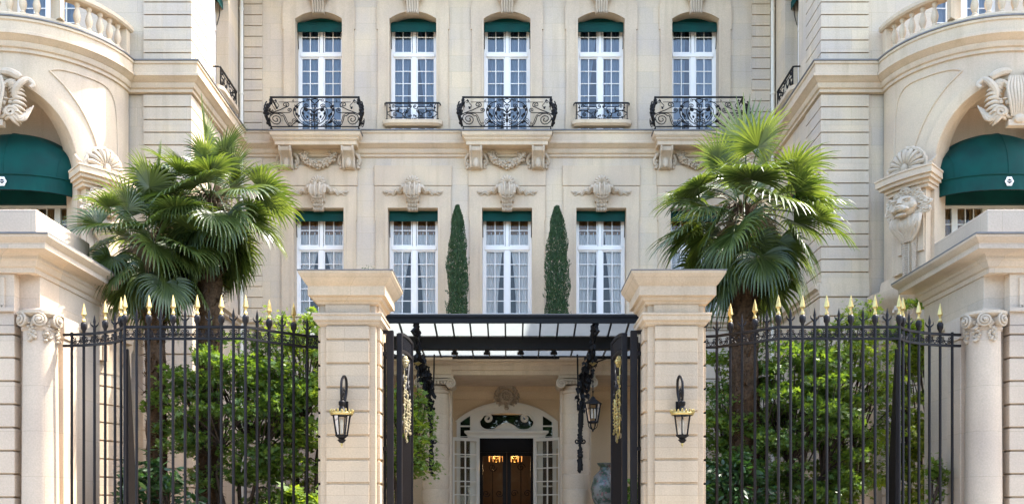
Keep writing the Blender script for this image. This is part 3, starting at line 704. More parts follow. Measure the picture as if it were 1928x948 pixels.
        for i in range(34):
            a = R(-60+300*i/33); r0 = rr.uniform(.21, .30); cx, cz = cos(a)*r0, 8.66+sin(a)*r0*1.15
            ln.tube([(cx+x, -.14-.03*k_/20+rr.uniform(-.01, .01), cz+z) for k_, (x, z) in enumerate(spiral(0, 0, rr.uniform(.05, .075), 1.4, rr.uniform(0, 6), 1 if i % 2 else -1, 14))], .026, 5)
        for i in range(20):
            x = rr.uniform(-.2, .2); ln.tube(smoothpts([(x, -.16, 8.46), (x*.9+rr.uniform(-.04, .04), -.21, 8.3), (x*.6+rr.uniform(-.05, .05), -.15, 8.12), (x*.35, -.10, 7.98)], 4), [.04-.002*j for j in range(13)], 5)
        for j in range(22):
            z = 8.02-.036*j
            for d in (-1, 1): ln.tube([(d*.01, -.06, z), (d*.06, -.085, z+.03), (d*.12*(1-j*.012), -.055, z+.075), (d*.135*(1-j*.012), -.04, z+.06)], [.012, .016, .014, .006], 5)
        ln.tube([(0, -.06, 8.0), (0, -.06, 7.22)], .018, 6)
        ln.xf(lambda p: (p[0]*1.62, p[1]*1.28, 9.0+(p[2]-9.0)*1.14))
        add('lion_mask', 'carved', ln)
        vo = MB().tube([(-.5+x, 0, 8.55+z) for x, z in spiral(0, 0, .17, 1.9, R(90), 1, 30)], .05, 6); vo.tube([(-.5, .3, 8.55), (-.5, -.02, 8.55)], .16, 14); vo.ell((-.5, -.06, 8.55), .05)
        add('side_volute', 'carved', vo)
    # keystone cartouche over the arch
    k = MB(); T = lambda x, y, z: BP(x/BR, z, BR-y); rr = random.Random(9)
    for d in (-1, 1):
        k.tube(smoothpts([(d*.10, -.12, 10.65), (d*.36, -.2, 10.75), (d*.55, -.16, 10.95), (d*.5, -.26, 11.25), (d*.62, -.3, 11.5), (d*.74, -.22, 11.62), (d*.86, -.22, 11.52), (d*.8, -.26, 11.42)], 6), [.04+.035*sin(pi*i/42) for i in range(43)], 8)
        k.tube(smoothpts([(d*.18, -.12, 11.8), (d*.42, -.22, 11.75), (d*.62, -.28, 11.62)], 6), [.06, .08, .09, .1, .1, .1, .1, .1, .1, .1, .09, .08, .06][:13], 8)
        k.tube([(d*.42+x, -.3, 10.78+z) for x, z in spiral(0, 0, .13, 1.6, R(0), d)], .045, 6)
        for i in range(16): k.ell((d*rr.uniform(.25, .62), -.18-rr.random()*.1, rr.uniform(10.62, 11.1)), (rr.uniform(.04, .08), .05, rr.uniform(.03, .07)), 7, 5)
    for d in (-1, 1):
        for j in range(16):
            a = R(-75+14*j); bx_, bz_ = d*(.34+.16*cos(a)), 11.05+.42*sin(a)
            k.tube(smoothpts([(bx_-d*.1, -.15, bz_-.02), (bx_+d*.02, -.27, bz_+.02), (bx_+d*(.10+.05*cos(a)), -.24, bz_+.09*sin(a)), (bx_+d*(.17+.05*cos(a)), -.12, bz_+.12*sin(a)-.03)], 4), [.03, .036, .042, .046, .048, .05, .048, .045, .04, .034, .028, .02, .012], 6)
        for j in range(7):
            k.tube(smoothpts([(d*(.2+.02*j), -.16, 10.9-.03*j), (d*(.34+.05*j), -.26, 10.78-.03*j), (d*(.45+.05*j), -.2, 10.66+.02*j), (d*(.50+.06*j), -.1, 10.74+.05*j)], 4), [.02+.004*q for q in range(7)]+[.045-.006*q for q in range(6)], 6)
    for j in range(9): k.tube(smoothpts([((j-4)*.05, -.22, 11.65), ((j-4)*.07, -.32, 11.35), ((j-4)*.06, -.34, 11.0), ((j-4)*.04, -.22, 10.68)], 4), .034, 6)
    k.ell((0, -.1, 11.2), (.30, .2, .46), 14, 10); k.ell((0, -.2, 10.62), (.16, .12, .12)); k.box(-.24, .24, -.22, 0, 10.46, 10.6)
    k.xf(lambda p: T(p[0]*.92, p[1]*.75, 10.98+(p[2]-11.4)*.9)); hb(k, 'cartouche', 'carved')
    # balustrade round the terrace
    n = 26; rail = MB(); base = MB(); balu = None
    order = (R(88), R(-80)) if sx > 0 else (R(-80), R(88))
    pa = arc(sx, *order, BR+.02, 40)
    MBp = MB().sweep(pa, [(-.16, 13.22), (.10, 13.22), (.14, 13.26), (.14, 13.34), (.08, 13.38), (-.14, 13.38)], pclosed=True)
    MBp.sweep(pa, [(-.16, 12.53), (.10, 12.53), (.10, 12.63), (.06, 12.67), (-.13, 12.67)], pclosed=True)
    bo = hb(MBp, 'balustrade', 'stone_trim', smooth=30)
    bprof = [(.065, 0), (.065, .05), (.04, .08), (.075, .18), (.085, .25), (.06, .36), (.035, .44), (.05, .47), (.065, .50), (.065, .55)]
    first = None
    for i in range(22):
        ph = R(84-7.6*i)
        x, y, _ = BP(ph, 0, BR-.01); loc = (x-AX, y-27.6, 12.67)
        if i in (0, 6, 7, 14, 15, 21):
            if i in (6, 14): 
                x, y, _ = BP(ph-R(3.8), 0, BR-.01)
                t = MB().box(-.2, .2, -.1, .1, 12.66, 13.225); c_, s_ = cos(ph-R(3.8)), sin(ph-R(3.8))
                t.xf(lambda p: (x-AX+p[0]*c_*1+p[1]*s_*sx*0, y-27.6+p[1]-p[0]*s_*(-sx)*-1*-1, p[2])); t.build('pedestal', 'stone_trim', bo)
            if i == 0:
                t = MB().box(-.1, .1, -.1, .1, 12.66, 13.225); t.xf(lambda p: (x-AX+p[0], y-27.6+p[1], p[2])); t.build('pedestal', 'stone_trim', bo)
            continue
        if first is None: first = MB().lathe(bprof, n=12).build('baluster', 'stone_trim', bo, loc=loc)
        else: dup(first, bo, loc)
    # dining-room front inside the bow: cream casements and ochre curtains
    yW = WY-.72; f = MB(); xs = [AX+sx*(BXC+u) for u in (-1.5, -.72, 0, .72, 1.5)]
    x0, x1 = min(xs), max(xs); zt, zb = 8.90, SILL-.1
    f.box(x0-.1, x1+.1, yW, yW+.08, zt-.1, zt+.02); f.box(x0-.1, x1+.1, yW, yW+.08, zb, zb+.12)
    for xx in xs: f.box(xx-.07, xx+.07, yW-.01, yW+.07, zb+.12, zt-.1)
    sx_ = sorted(xs)
    for a, b_ in zip(sx_[:-1], sx_[1:]):
        for k in (1, 2): xm = a+.07+(b_-a-.14)*k/3; f.box(xm-.012, xm+.012, yW+.012, yW+.05, zb+.12, zt-.1)
        for k in (1, 2, 3): z = zt-.1-.37*k; f.box(a+.07, b_-.07, yW+.014, yW+.048, z-.012, z+.012)
    fo = hb(f, 'casement_front', 'cream', smooth=0)
    MB().add([(x0-AX, yW+.03-27.6, zb), (x1-AX, yW+.03-27.6, zb), (x1-AX, yW+.03-27.6, zt), (x0-AX, yW+.03-27.6, zt)], [(0, 1, 2, 3)]).build('glass', 'glass', fo, smooth=0)
    cu = MB()
    for a, b_ in zip(sx_[:-1], sx_[1:]):
        for e, i_ in ((a, a+.31), (b_, b_-.31)): cu.grid([[(p[0]-AX, p[1]+yW+.15-27.6, p[2]) for p in r_] for r_ in curtain(e, i_, zb, zt, .025, 5)])
    cu.build('curtain', 'tanc', fo, smooth=60)
    sh_ = MB()
    for a, b_ in zip(sx_[:-1], sx_[1:]): sh_.grid([[(p[0]-AX, p[1]+yW+.11-27.6, p[2]) for p in r_] for r_ in curtain(a, b_, zb, 8.1, .015, 7)])
    sh_.build('half_curtain', 'sheer', fo, smooth=60)
    # wall over the casements closing the vault, and dark room behind
    c = MB(); K = 24; top = [(BXC-1.56*cos(pi*i/K), SPZ-.02+HZ*sin(pi*i/K)) for i in range(K+1)]
    c.prism([(AX+sx*x, z) for x, z in [(BXC-1.6, zt)]+top+[(BXC+1.6, zt)]], yW+.002, yW+.2)
    hb(c, 'lunette_wall', 'stone_trim', flip=sx < 0)
    r2 = MB(); xa, xb = x0-.08, x1+.08; y0, y1 = yW+.09, yW+2.6
    r2.add([(xa,y0,7),(xb,y0,7),(xb,y1,7),(xa,y1,7),(xa,y0,9.6),(xb,y0,9.6),(xb,y1,9.6),(xa,y1,9.6)], [(0,1,2,3),(4,5,6,7),(1,2,6,5),(2,3,7,6),(3,0,4,7)])
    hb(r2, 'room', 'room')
    # awning
    lab = ('dark green domed canvas awning with white emblem under the left-hand stone arch, catching the sun' if sx < 0 else
           'dark green domed canvas awning with white emblem under the right-hand stone arch, in shade')
    aw = thing('awning', lab, 'awning', (AX+sx*BXC, 22.55, 8.88), 'domed green awnings in the wing arches')
    hw, hh, dp = 1.46, 1.57, .95; rows = []; nu, nv = 64, 20
    def DP(u, v):   # u: 0..pi across, v: 0 back arch .. 1 front
        x = -hw*cos(u); b_ = v*pi/2
        return (x*(1-.04*v*v), -dp*sin(b_)*sin(u)**.75, .34+(hh-.34)*sin(u)*cos(b_)**.8+.03*sin(5*u+3*v)*sin(b_)*sin(u)+.008*sin(19*u+7*v)*sin(u)*v+.006*sin(31*u-9*v)*sin(u)*v-.035*abs(sin(2.5*pi*v))*sin(u))
    can = MB().grid([[DP(pi*i/nu, j/nv) for i in range(nu+1)] for j in range(nv+1)])
    can.build('canopy', 'green', aw, smooth=80)
    for q in (.22, .5, .78):
        MB().tube([(p[0]*1.003, p[1]-.004, p[2]+.003) for p in [DP(pi*q, v/14) for v in range(15)]], .009, 5).build('seam', 'green', aw)
    va = MB().grid([[(DP(pi*i/nu, 1)[0], DP(pi*i/nu, 1)[1]-.012*t+.008*sin(i*2.1)*t, .36-.36*t) for i in range(nu+1)] for t in (0, .33, .66, 1)])
    va.build('valance', 'green', aw, smooth=80)
    MB().tube([(DP(pi*i/nu, 1)[0], DP(pi*i/nu, 1)[1]-.012, .35) for i in range(nu+1)], .016, 6).build('piping', 'green', aw)
    MB().box(-1.44, 1.44, -.02, .10, -.02, .30).build('shaded_box', 'green', aw, smooth=0)  # dark box added to stand for the shaded band above the casements
    fr_ = MB()
    for v in (.35, .7): fr_.tube([(p[0]*.985, p[1]+.02, p[2]-.02) for p in [DP(pi*i/nu, v) for i in range(nu+1)]], .014, 5)
    fr_.tube([(DP(pi*i/nu, 1)[0]*.99, DP(pi*i/nu, 1)[1]+.02, .01) for i in range(nu+1)], .014, 5)
    fr_.build('frame', 'iron', aw)
    # emblem plate
    yy = DP(pi/2, 1)[1]-.03
    em = MB().prism([(.09*(1+.10*cos(6*a))*cos(a), .175+.105*(1+.08*cos(6*a))*sin(a)) for a in [2*pi*i/36 for i in range(36)]], yy-.003, yy+.008)
    eo = em.build('emblem', 'white', aw, smooth=0)
    e2 = MB()
    for d in (-1, 1): e2.prism([(-.062, .175+d*.008), (.062, .175+d*.008), (.03, .175+d*.034), (0, .175+d*.055), (-.03, .175+d*.034)], yy-.008, yy-.004)
    e2.build('emblem_mark', 'iron', eo, smooth=0)
for sx in (-1, 1): bow(sx)

# ------------------------------------------------------------------ entrance porch (part of the hotel)
PY = 22.2; PW = 4.3
pp = [(AX-PW, FY), (AX-PW, PY), (AX+PW, PY), (AX+PW, FY)]
hb(MB().sweep(pp, [(-.55, 4.83), (0, 4.83), (0, 4.93), (.03, 4.945), (.03, 5.05), (.06, 5.07), (.08, 5.10), (.16, 5.13), (.16, 5.19), (-.55, 5.21)], pclosed=True), 'porch_entablature', 'stone_trim', bevel=.006)
hb(MB().sweep(pp, [(-.55, 5.22), (.0, 5.22), (.0, 5.60), (.06, 5.62), (.06, 5.70), (-.55, 5.70)], pclosed=True), 'porch_parapet', 'stone_trim')
hb(MB().box(AX-PW+.56, AX+PW-.56, PY+.56, FY-.01, 4.86, 5.3), 'terrace', 'stone_trim')
def ionic(mb, w, r, d, z, n=22):     # small ionic capital, local: front at y=0
    for s in (-1, 1):
        mb.tube([(s*w+x*s, -.03-.02*(1-k/n), z+zz) for k, (x, zz) in enumerate(spiral(0, 0, r, 2.1, R(95), -1, n))], r*.2, 6)
        mb.tube([(s*w, d, z), (s*w, -.03, z)], r*.97, 16); mb.ell((s*w, -.05, z), r*.22)
    mb.tube(smoothpts([(-w, -.03, z+r*.85), (-w*.4, -.04, z+r*.6), (w*.4, -.04, z+r*.6), (w, -.03, z+r*.85)], 5), r*.2, 6)
    mb.box(-w, w, -.01, d, z-r*.1, z+r*.95)
    for i in range(-3, 4): mb.ell((i*w*.21, -.035, z+r*.1), (w*.085, .04, r*.38), 8, 5)
    return mb
for sx in (-1, 1):
    for k, xo in enumerate((1.63, 3.95)):
        cx = AX+sx*xo
        pr = [(.27, 0)] ; z = .5; zs = []
        lp = [(.36, 0), (.36, .5), (.32, .55)]
        while z < 4.0: lp += [(.315, z+.06), (.315, z+.325), (.295, z+.333), (.295, z+.345)]; z += .345
        lp += [(.30, z+.05), (.285, 4.42), (.32, 4.44), (.32, 4.5), (.28, 4.52), (.28, 4.6)]
        c = MB().lathe(lp, (0, 0, 0), 28); col = c.build('column', 'stone_trim', H, loc=(cx-AX, PY+.33-27.6, 0), smooth=30)
        cap = ionic(MB(), .36, .115, .6, 4.64); cap.box(-.42, .42, -.06, .62, 4.76, 4.827)
        cap.build('capital', 'carved', col, loc=(0, -.33, 0))
        pl = MB().box(cx-.36, cx+.36, PY+.42, PY+.8, 0, 4.827); hb(pl, 'pilaster', 'stone_trim', bevel=.01)
        bl = MB().box(cx-.38, cx+.38, PY-.06, PY-.001, 4.835, 5.05).box(cx-.41, cx+.41, PY-.22, PY-.161, 5.135, 5.2); hb(bl, 'entablature_block', 'stone_trim', bevel=.008)
DY = 24.5
def arch_seg(h, z0, zs, rise, n=18): return [(x+AX, z) for x, z in arch_open(0, 2*h, z0, zs, rise, n)]
hb(MB().slab(rect(AX-PW, AX+PW, 0, 4.9), [arch_seg(1.26, .5, 3.98, .46)], DY, DY+.3, rim=False), 'porch_wall', 'ochre')
for sx in (-1, 1):
    xa, xb = sorted((AX+sx*(PW-.02), AX+sx*(PW-.3))); hb(MB().box(xa, xb, DY+.31, FY-.01, 0, 4.85), 'porch_side_wall', 'ochre')
hb(MB().sweep([(AX-PW+.1, DY), (AX+PW-.1, DY)], [(-.02, 4.55), (.05, 4.56), (.08, 4.66), (.14, 4.72), (.14, 4.86), (-.02, 4.86)]), 'porch_cornice', 'ochre')
hb(MB().box(AX-3.2, AX+3.2, PY-1.2, DY+6, .005, .5), 'entrance_step', 'stone_trim', bevel=.02)
# white arched door surround with scrolled oculus
Zd = lambda x, y: (AX+(x-632)/287.5, 1.6+(970-(700+y/3.87))/1820*DY)
ocu = [(p.x, p.y) for p in smoothpts([V(Zd(*t)) for t in ((435,362),(450,325),(500,303),(560,300),(632,295),(705,300),(765,303),(815,325),(832,362),(822,395),(785,418),(725,418),(685,392),(632,372),(580,392),(540,418),(480,418),(445,395),(435,362))], 4)][:-1]
big = arch_seg(1.26, 3.60, 3.98, .46)
sl1 = lambda s: [(AX+s*.92, 3.601+.01), (AX+s*1.17, 3.611), (AX+s*1.17, 4.0), (AX+s*.92, 4.17)]
df = MB().slab(big, [ocu, sl1(-1), sl1(1)], DY-.06, DY+.06, back=True)
ring = arch_seg(1.30, 3.3, 3.98, .50, 24)[1:]; inn = arch_seg(1.16, 3.3, 3.96, .40, 24)[1:]
df.add([(x, DY-.09, z) for x, z in ring]+[(x, DY-.09, z) for x, z in inn]+[(x, DY-.06, z) for x, z in ring]+[(x, DY-.06, z) for x, z in inn],
       [(i, i+1, i+1+len(ring), i+len(ring)) for i in range(len(ring)-1)]+[(i+2*len(ring), i+1+2*len(ring), i+1, i) for i in range(len(ring)-1)]+[(i+len(ring), i+1+len(ring), i+1+3*len(ring), i+3*len(ring)) for i in range(len(ring)-1)])
for s in (-1, 1):
    for a, b in ((.68, .92), (1.17, 1.26)):
        xa, xb = sorted((AX+s*a, AX+s*b)); df.box(xa, xb, DY-.06, DY+.06, .5, 3.599)
    xa, xb = sorted((AX+s*.92, AX+s*1.17))
    for z in (1.6, 2.35, 3.1, 3.87): df.box(xa, xb, DY-.03, DY+.03, z-.018, z+.018)
    c0 = Zd(632+s*-1*0+s*135, 338)
    df.tube([(c0[0]+s*x, DY-.05, c0[1]+z) for x, z in spiral(0, 0, .10, 1.1, R(80), 1, 18, .3)], .036, 8)
    e = Zd(632+s*195, 350); m2 = Zd(632+s*165, 312)
    df.tube(smoothpts([(e[0], DY-.05, e[1]), (m2[0], DY-.05, m2[1]), (c0[0]+s*.02, DY-.05, c0[1]+.10)], 6), .03, 8)
for i in range(len(ocu)):
    pass
df.tube([(x, DY-.062, z) for x, z in ocu+[ocu[0]]], .018, 6)
dfo = hb(df, 'door_surround', 'cream', smooth=25)
gl = MB().slab(ocu, [], DY+.02, DY+.02, rim=False)
for s in (-1, 1):
    xa, xb = sorted((AX+s*.92, AX+s*1.17)); gl.add([(xa, DY+.02, .5), (xb, DY+.02, .5), (xb, DY+.02, 4.2), (xa, DY+.02, 4.2)], [(0, 1, 2, 3)])
gl.xf(lambda p: (p[0]-AX, p[1]-27.6, p[2])).build('glass', 'glassup', dfo, smooth=0)
hb(MB().sweep([(AX-.96, DY-.06), (AX-.96, DY-.08), (AX+.96, DY-.08), (AX+.96, DY-.06)], [(-.02, 3.56), (.02, 3.56), (.03, 3.63), (.08, 3.68), (.10, 3.70), (.10, 3.74), (-.02, 3.76)]), 'door_cornice', 'cream')
# crest: crown over a wreathed rosette
cr = MB(); cz = 4.62
cr.ell((AX, DY-.02, cz-.02), (.23, .08, .22), 14, 8)
for i in range(14): a = 2*pi*i/14; cr.ell((AX+.13*cos(a), DY-.10, cz+.13*sin(a)), (.04, .035, .04), 6, 4)
cr.tube([(AX-.035, DY-.12, cz-.075), (AX-.035, DY-.12, cz+.075)], .016, 6)
cr.tube(smoothpts([(AX-.035, DY-.12, cz+.075), (AX+.03, DY-.12, cz+.06), (AX+.035, DY-.12, cz+.02), (AX-.03, DY-.12, cz)], 5), .015, 6); cr.tube([(AX-.01, DY-.12, cz), (AX+.045, DY-.12, cz-.075)], .015, 6)
for s in (-1, 1):
    for i in range(9):
        a = R(-60+16*i); cr.tube([(AX+s*.22*cos(a), DY-.04, cz+.22*sin(a)), (AX+s*.28*cos(a+.15), DY-.09, cz+.28*sin(a+.15)), (AX+s*.33*cos(a+.1), DY-.03, cz+.32*sin(a+.1))], [.045, .04, .012], 6)
for i in range(5): x = (i-2)*.075; cr.tube([(AX+x*.7, DY-.05, cz+.2), (AX+x*1.2, DY-.10, cz+.28), (AX+x*.9, DY-.06, cz+.34-.01*abs(i-2))], [.03, .03, .015], 6)
cr.ell((AX, DY-.07, cz+.355), .032); cr.box(AX-.13, AX+.13, DY-.10, DY, cz+.19, cz+.23)
cr.prism([(AX-.3, cz-.26), (AX+.3, cz-.26), (AX+.33, cz+.05), (AX+.25, cz+.25), (AX-.25, cz+.25), (AX-.33, cz+.05)], DY-.03, DY-.001)
cr.tube([(AX, DY-.09, 4.28), (AX, DY-.03, 4.45)], [.03, .06], 8); cr.ell((AX, DY-.10, 4.3), (.06, .05, .05))
cr.xf(lambda p: (p[0], DY+(p[1]-DY)*1.9, p[2])); hb(cr, 'crest', 'carved')
# open door leaves
def leaf(sx):
    m = MB(); w, t = .80, .045; z0, z1 = .52, 3.55
    m.box(0, .075, -t/2, t/2, z0, z1); m.box(w-.075, w, -t/2, t/2, z0, z1)
    m.box(.075, w-.075, -t/2, t/2, z1-.08, z1); m.box(.075, w-.075, -t/2, t/2, z0, z0+.6)
    m.box(w/2-.016, w/2+.016, -.016, .016, z0+.6, z1-.08)
    for i in range(1, 7): z = z0+.6+(z1-z0-.68)*i/7; m.box(.075, w/2-.016, -.014, .014, z-.014, z+.014); m.box(w/2+.016, w-.075, -.014, .014, z-.014, z+.014)
    o = m.build('door_leaf', 'cream', H, loc=(sx*.70, DY-.1-27.6, 0), smooth=0, bevel=.004)
    MB().add([(.07, 0, z0+.6), (w-.07, 0, z0+.6), (w-.07, 0, z1-.07), (.07, 0, z1-.07)], [(0, 1, 2, 3)]).build('glass', 'glassup', o, smooth=0)
    MB().tube([(w-.04, -.06, 1.5), (w-.04, -.06, 1.75)], .012, 6).ell((w-.04, -.05, 1.62), .03).build('handle', 'gold', o)
    o.rotation_euler = (0, 0, R(180+35) if sx < 0 else R(-35))
leaf(-1); leaf(1)
# foyer and the dark inner doors
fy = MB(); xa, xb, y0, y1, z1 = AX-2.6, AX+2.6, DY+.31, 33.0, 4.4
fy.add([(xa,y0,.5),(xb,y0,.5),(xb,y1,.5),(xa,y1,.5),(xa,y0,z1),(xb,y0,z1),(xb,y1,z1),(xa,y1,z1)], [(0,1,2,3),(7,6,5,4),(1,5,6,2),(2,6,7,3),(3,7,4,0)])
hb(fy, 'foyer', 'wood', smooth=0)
iy = 25.9; d = MB()
d.box(AX-2.5, AX-.74, iy, iy+.1, .5, 4.3); d.box(AX+.74, AX+2.5, iy, iy+.1, .5, 4.3); d.box(AX-.739, AX+.739, iy, iy+.1, 3.3, 4.3)
for x in (-.69, -.06, .06, .69): d.box(AX+x-.05, AX+x+.05, iy+.01, iy+.08, .5, 3.299)
for s in (-1, 1):
    xa, xb = sorted((AX+s*.11, AX+s*.64)); d.box(xa, xb, iy+.01, iy+.08, .5, 1.2); d.box(xa, xb, iy+.01, iy+.08, 3.2, 3.299)
    for x0_, z0_, r_ in ((.38, 2.9, .12), (.38, 1.55, .14), (.2, 2.2, .1), (.55, 2.2, .1)): d.tube([(AX+s*x0_+x, iy+.045, z0_+z) for x, z in spiral(0, 0, r_, 1.5, 0, s)], .011, 5)
    d.tube([(AX+s*.38, iy+.045, 1.2), (AX+s*.38, iy+.045, 3.2)], .01, 5)
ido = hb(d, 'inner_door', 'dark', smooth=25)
for s, x in ((-1, AX-.33), (1, AX+.22)):
    t = thing('chandelier', 'small amber chandelier glowing behind the dark inner doors, the %s of the pair' % ('left' if s < 0 else 'right'), 'chandelier', (x, 28.6, 3.5), 'chandeliers in the dark foyer')
    f = MB().tube([(0, 0, .9), (0, 0, -.25)], .012, 6); f.tube([(cos(2*pi*i/20)*.2, sin(2*pi*i/20)*.2, -.12) for i in range(21)], .014, 6); f.ell((0, 0, -.28), .04)
    for i in range(6): a = pi*i/3; f.tube([(0, 0, -.22), (cos(a)*.12, sin(a)*.12, -.2), (cos(a)*.2, sin(a)*.2, -.12), (cos(a)*.2, sin(a)*.2, -.04)], .009, 5)
    f.build('frame', 'gold', t)
    pl_ = bpy.data.lights.new('chandelier_light', 'POINT'); pl_.energy = 4; pl_.color = (1, .6, .28); pl_.shadow_soft_size = .12
    po_ = bpy.data.objects.new('chandelier_light', pl_); COL.objects.link(po_); po_.parent = t; po_.location = (0, 0, -.5)
    for i in range(6): a = pi*i/3; MB().ell((cos(a)*.2, sin(a)*.2, .0), (.022, .022, .045), 8, 6).build('bulb', 'bulb', t); MB().lathe([(.02, -.12), (.012, -.30)], (cos(a)*.2, sin(a)*.2, 0), 6).build('crystal_drop', 'shade', t)
for x, y, z, l in ((AX-.62, 29.5, 1.75, 'left'), (AX+.35, 30, 1.8, 'right')):
    t = thing('table_lamp', 'lit lamp with a small glowing shade low inside the dark foyer, on the %s' % l, 'lamp', (x, y, .5), 'lamps inside the foyer')
    MB().lathe([(.12, 0), (.12, .03), (.025, .06), (.04, .5), (.02, z-.6)], n=12).build('lamp_base', 'gold', t); MB().lathe([(.17, z-.62), (.10, z-.36)], n=14).build('lamp_shade', 'shade', t)

# ------------------------------------------------------------------ glass canopy over the entrance
K = thing('entrance_canopy', 'wide black iron and frosted glass canopy over the entrance with scrolled brackets', 'canopy', (AX, 21.0, 5.4))
def kb(mb, name, mat, parent=None, **k): return mb.xf(lambda p: (p[0]-AX, p[1]-21.0, p[2]-5.4)).build(name, mat, parent or K, **k)
CW = 4.35; cr_ = 1.0
edge = [(AX-CW, 22.15)]+[(AX-CW+cr_-cr_*cos(a), 20.0+cr_-cr_*sin(a)) for a in [pi/2*i/10 for i in range(11)]]
edge = edge+[(2*AX-x, y) for x, y in reversed(edge)]
kb(MB().sweep(edge, [(-.07, 5.585), (0, 5.585), (0, 5.69), (.03, 5.70), (.03, 5.745), (-.07, 5.745)], pclosed=True), 'front_beam', 'iron')
kb(MB().sweep(edge, [(-.05, 5.748), (.04, 5.748), (.04, 5.765), (-.05, 5.765)], pclosed=True), 'drip_edge', 'lead')
kb(MB().box(AX-CW+.05, AX+CW-.05, 20.9, 21.02, 5.22, 5.47).box(AX-CW+.05, AX+CW-.05, 20.86, 21.06, 5.19, 5.219), 'cross_beam', 'iron', bevel=.006)
kb(MB().box(AX-CW+.03, AX+CW-.03, 22.02, 22.10, 5.17, 5.24), 'rear_beam', 'iron', bevel=.006)
n = 23
xs = [AX+.368*(i-(n-1)/2) for i in range(n)]
for x in xs:
    y0 = 20.07 if abs(x-AX) < CW-cr_ else 20.08+cr_-sqrt(max(0, cr_**2-(abs(x-AX)-(CW-cr_))**2))
    zf = 5.63-.17*(y0-20.07)/.83
    kb(MB().add([(x-.016, y0, zf-.03), (x+.016, y0, zf-.03), (x+.016, 20.9, 5.43), (x-.016, 20.9, 5.43), (x-.016, y0, zf+.02), (x+.016, y0, zf+.02), (x+.016, 20.9, 5.48), (x-.016, 20.9, 5.48)], [(0,3,2,1),(4,5,6,7),(0,1,5,4),(1,2,6,5),(2,3,7,6),(3,0,4,7)]), 'rib', 'iron', smooth=0)
    kb(MB().add([(x-.014, 21.021, 5.25), (x+.014, 21.021, 5.25), (x+.014, 22.019, 5.19), (x-.014, 22.019, 5.19), (x-.014, 21.021, 5.295), (x+.014, 21.021, 5.295), (x+.014, 22.019, 5.235), (x-.014, 22.019, 5.235)], [(0,3,2,1),(4,5,6,7),(0,1,5,4),(1,2,6,5),(2,3,7,6),(3,0,4,7)]), 'rib', 'iron', smooth=0)
gp = [(x, 20.08+(0 if abs(x-AX) < CW-cr_ else cr_-sqrt(max(0, cr_**2-(min(CW, abs(x-AX))-(CW-cr_))**2)))) for x in [AX-CW+.06+(2*CW-.12)*i/60 for i in range(61)]]
kb(MB().grid([[(x, y, 5.655-.17*(y-20.07)/.83) for x, y in gp], [(x, 20.9, 5.485) for x, y in gp]]), 'glass_roof', 'frost', smooth=0)
kb(MB().add([(AX-CW+.06, 21.02, 5.30), (AX+CW-.06, 21.02, 5.30), (AX+CW-.06, 22.08, 5.25), (AX-CW+.06, 22.08, 5.25)], [(0, 1, 2, 3)]), 'glass_roof', 'frost', smooth=0)
for x in (-1.12, -.41, .33, 1.06): kb(MB().lathe([(.075, 0), (.075, .05), (.05, .06), (.05, .11)], (AX+x, 21.25, 5.14), 14), 'downlight', 'iron')
for sx in (-1, 1):
    bx = lambda u: AX+sx*u
    path = smoothpts([(bx(1.86), 20.10, 5.56), (bx(1.84), 20.25, 5.36), (bx(1.84), 20.45, 5.04), (bx(1.80), 20.8, 4.82), (bx(1.75), 21.15, 4.62), (bx(1.72), 21.5, 4.42), (bx(1.70), 21.72, 4.1), (bx(1.69), 21.80, 3.7), (bx(1.68), 21.82, 3.2), (bx(1.68), 21.83, 2.62)], 6)
    b = MB().tube(path, [.045+.02*sin(i*.5) for i in range(len(path))], 8); rr = random.Random(4+sx)
    for i, p in enumerate(path):
        t = i/len(path); w = .05 if t < .25 else (.13 if t < .62 else (.085 if t < .7 else .035))
        for k in range(9 if w > .06 else 4):
            q = p+V((rr.uniform(-w, w), rr.uniform(-w, w)*1.1, rr.uniform(-.07, .07))); a = rr.uniform(0, 6.28)
            b.add([q+V((0, 0, .05)), q+V((cos(a)*.045, sin(a)*.045, .01)), q+V((rr.uniform(-.03, .03), -.02, -.07)), q+V((-cos(a)*.045, -sin(a)*.045, .01))], [(0, 1, 2, 3)])
            if k % 3 == 0: b.ell(q, (.03, .03, .035), 6, 4)
    for k in (-1, 1): b.tube([(bx(1.68)+k*.07+x*k, 21.81, 3.28+z) for x, z in spiral(0, 0, .06, 1.3, R(180), 1)], .016, 6)
    b.ell((bx(1.68), 21.8, 2.95), (.07, .07, .07)); b.ell((bx(1.68), 21.82, 2.75), (.05, .05, .06)); b.tube([(bx(1.86), 20.08, 5.5), (bx(1.93), 20.05, 5.42), (bx(1.88), 20.1, 5.36)], .04, 6)
    b.tube([(bx(1.95), 21.0, 5.2), (bx(1.73), 21.75, 4.75), (bx(1.70), 21.85, 4.3)], .02, 6); b.tube([(bx(1.62), 21.9, 5.25), (bx(1.64), 21.9, 4.3)], .018, 6)
    b.tube([(bx(2.7), 21.0, 5.2), (bx(1.72), 21.85, 4.95)], .015, 6)
    for x0_, y0_, z0_, r_ in ((1.80, 21.0, 4.98, .13), (1.76, 21.4, 4.75, .12)): b.tube([(bx(x0_), y0_+x, z0_+z) for x, z in spiral(0, 0, r_, 1.7, 0, 1)], .016, 6)
    kb(b, 'bracket', 'iron')
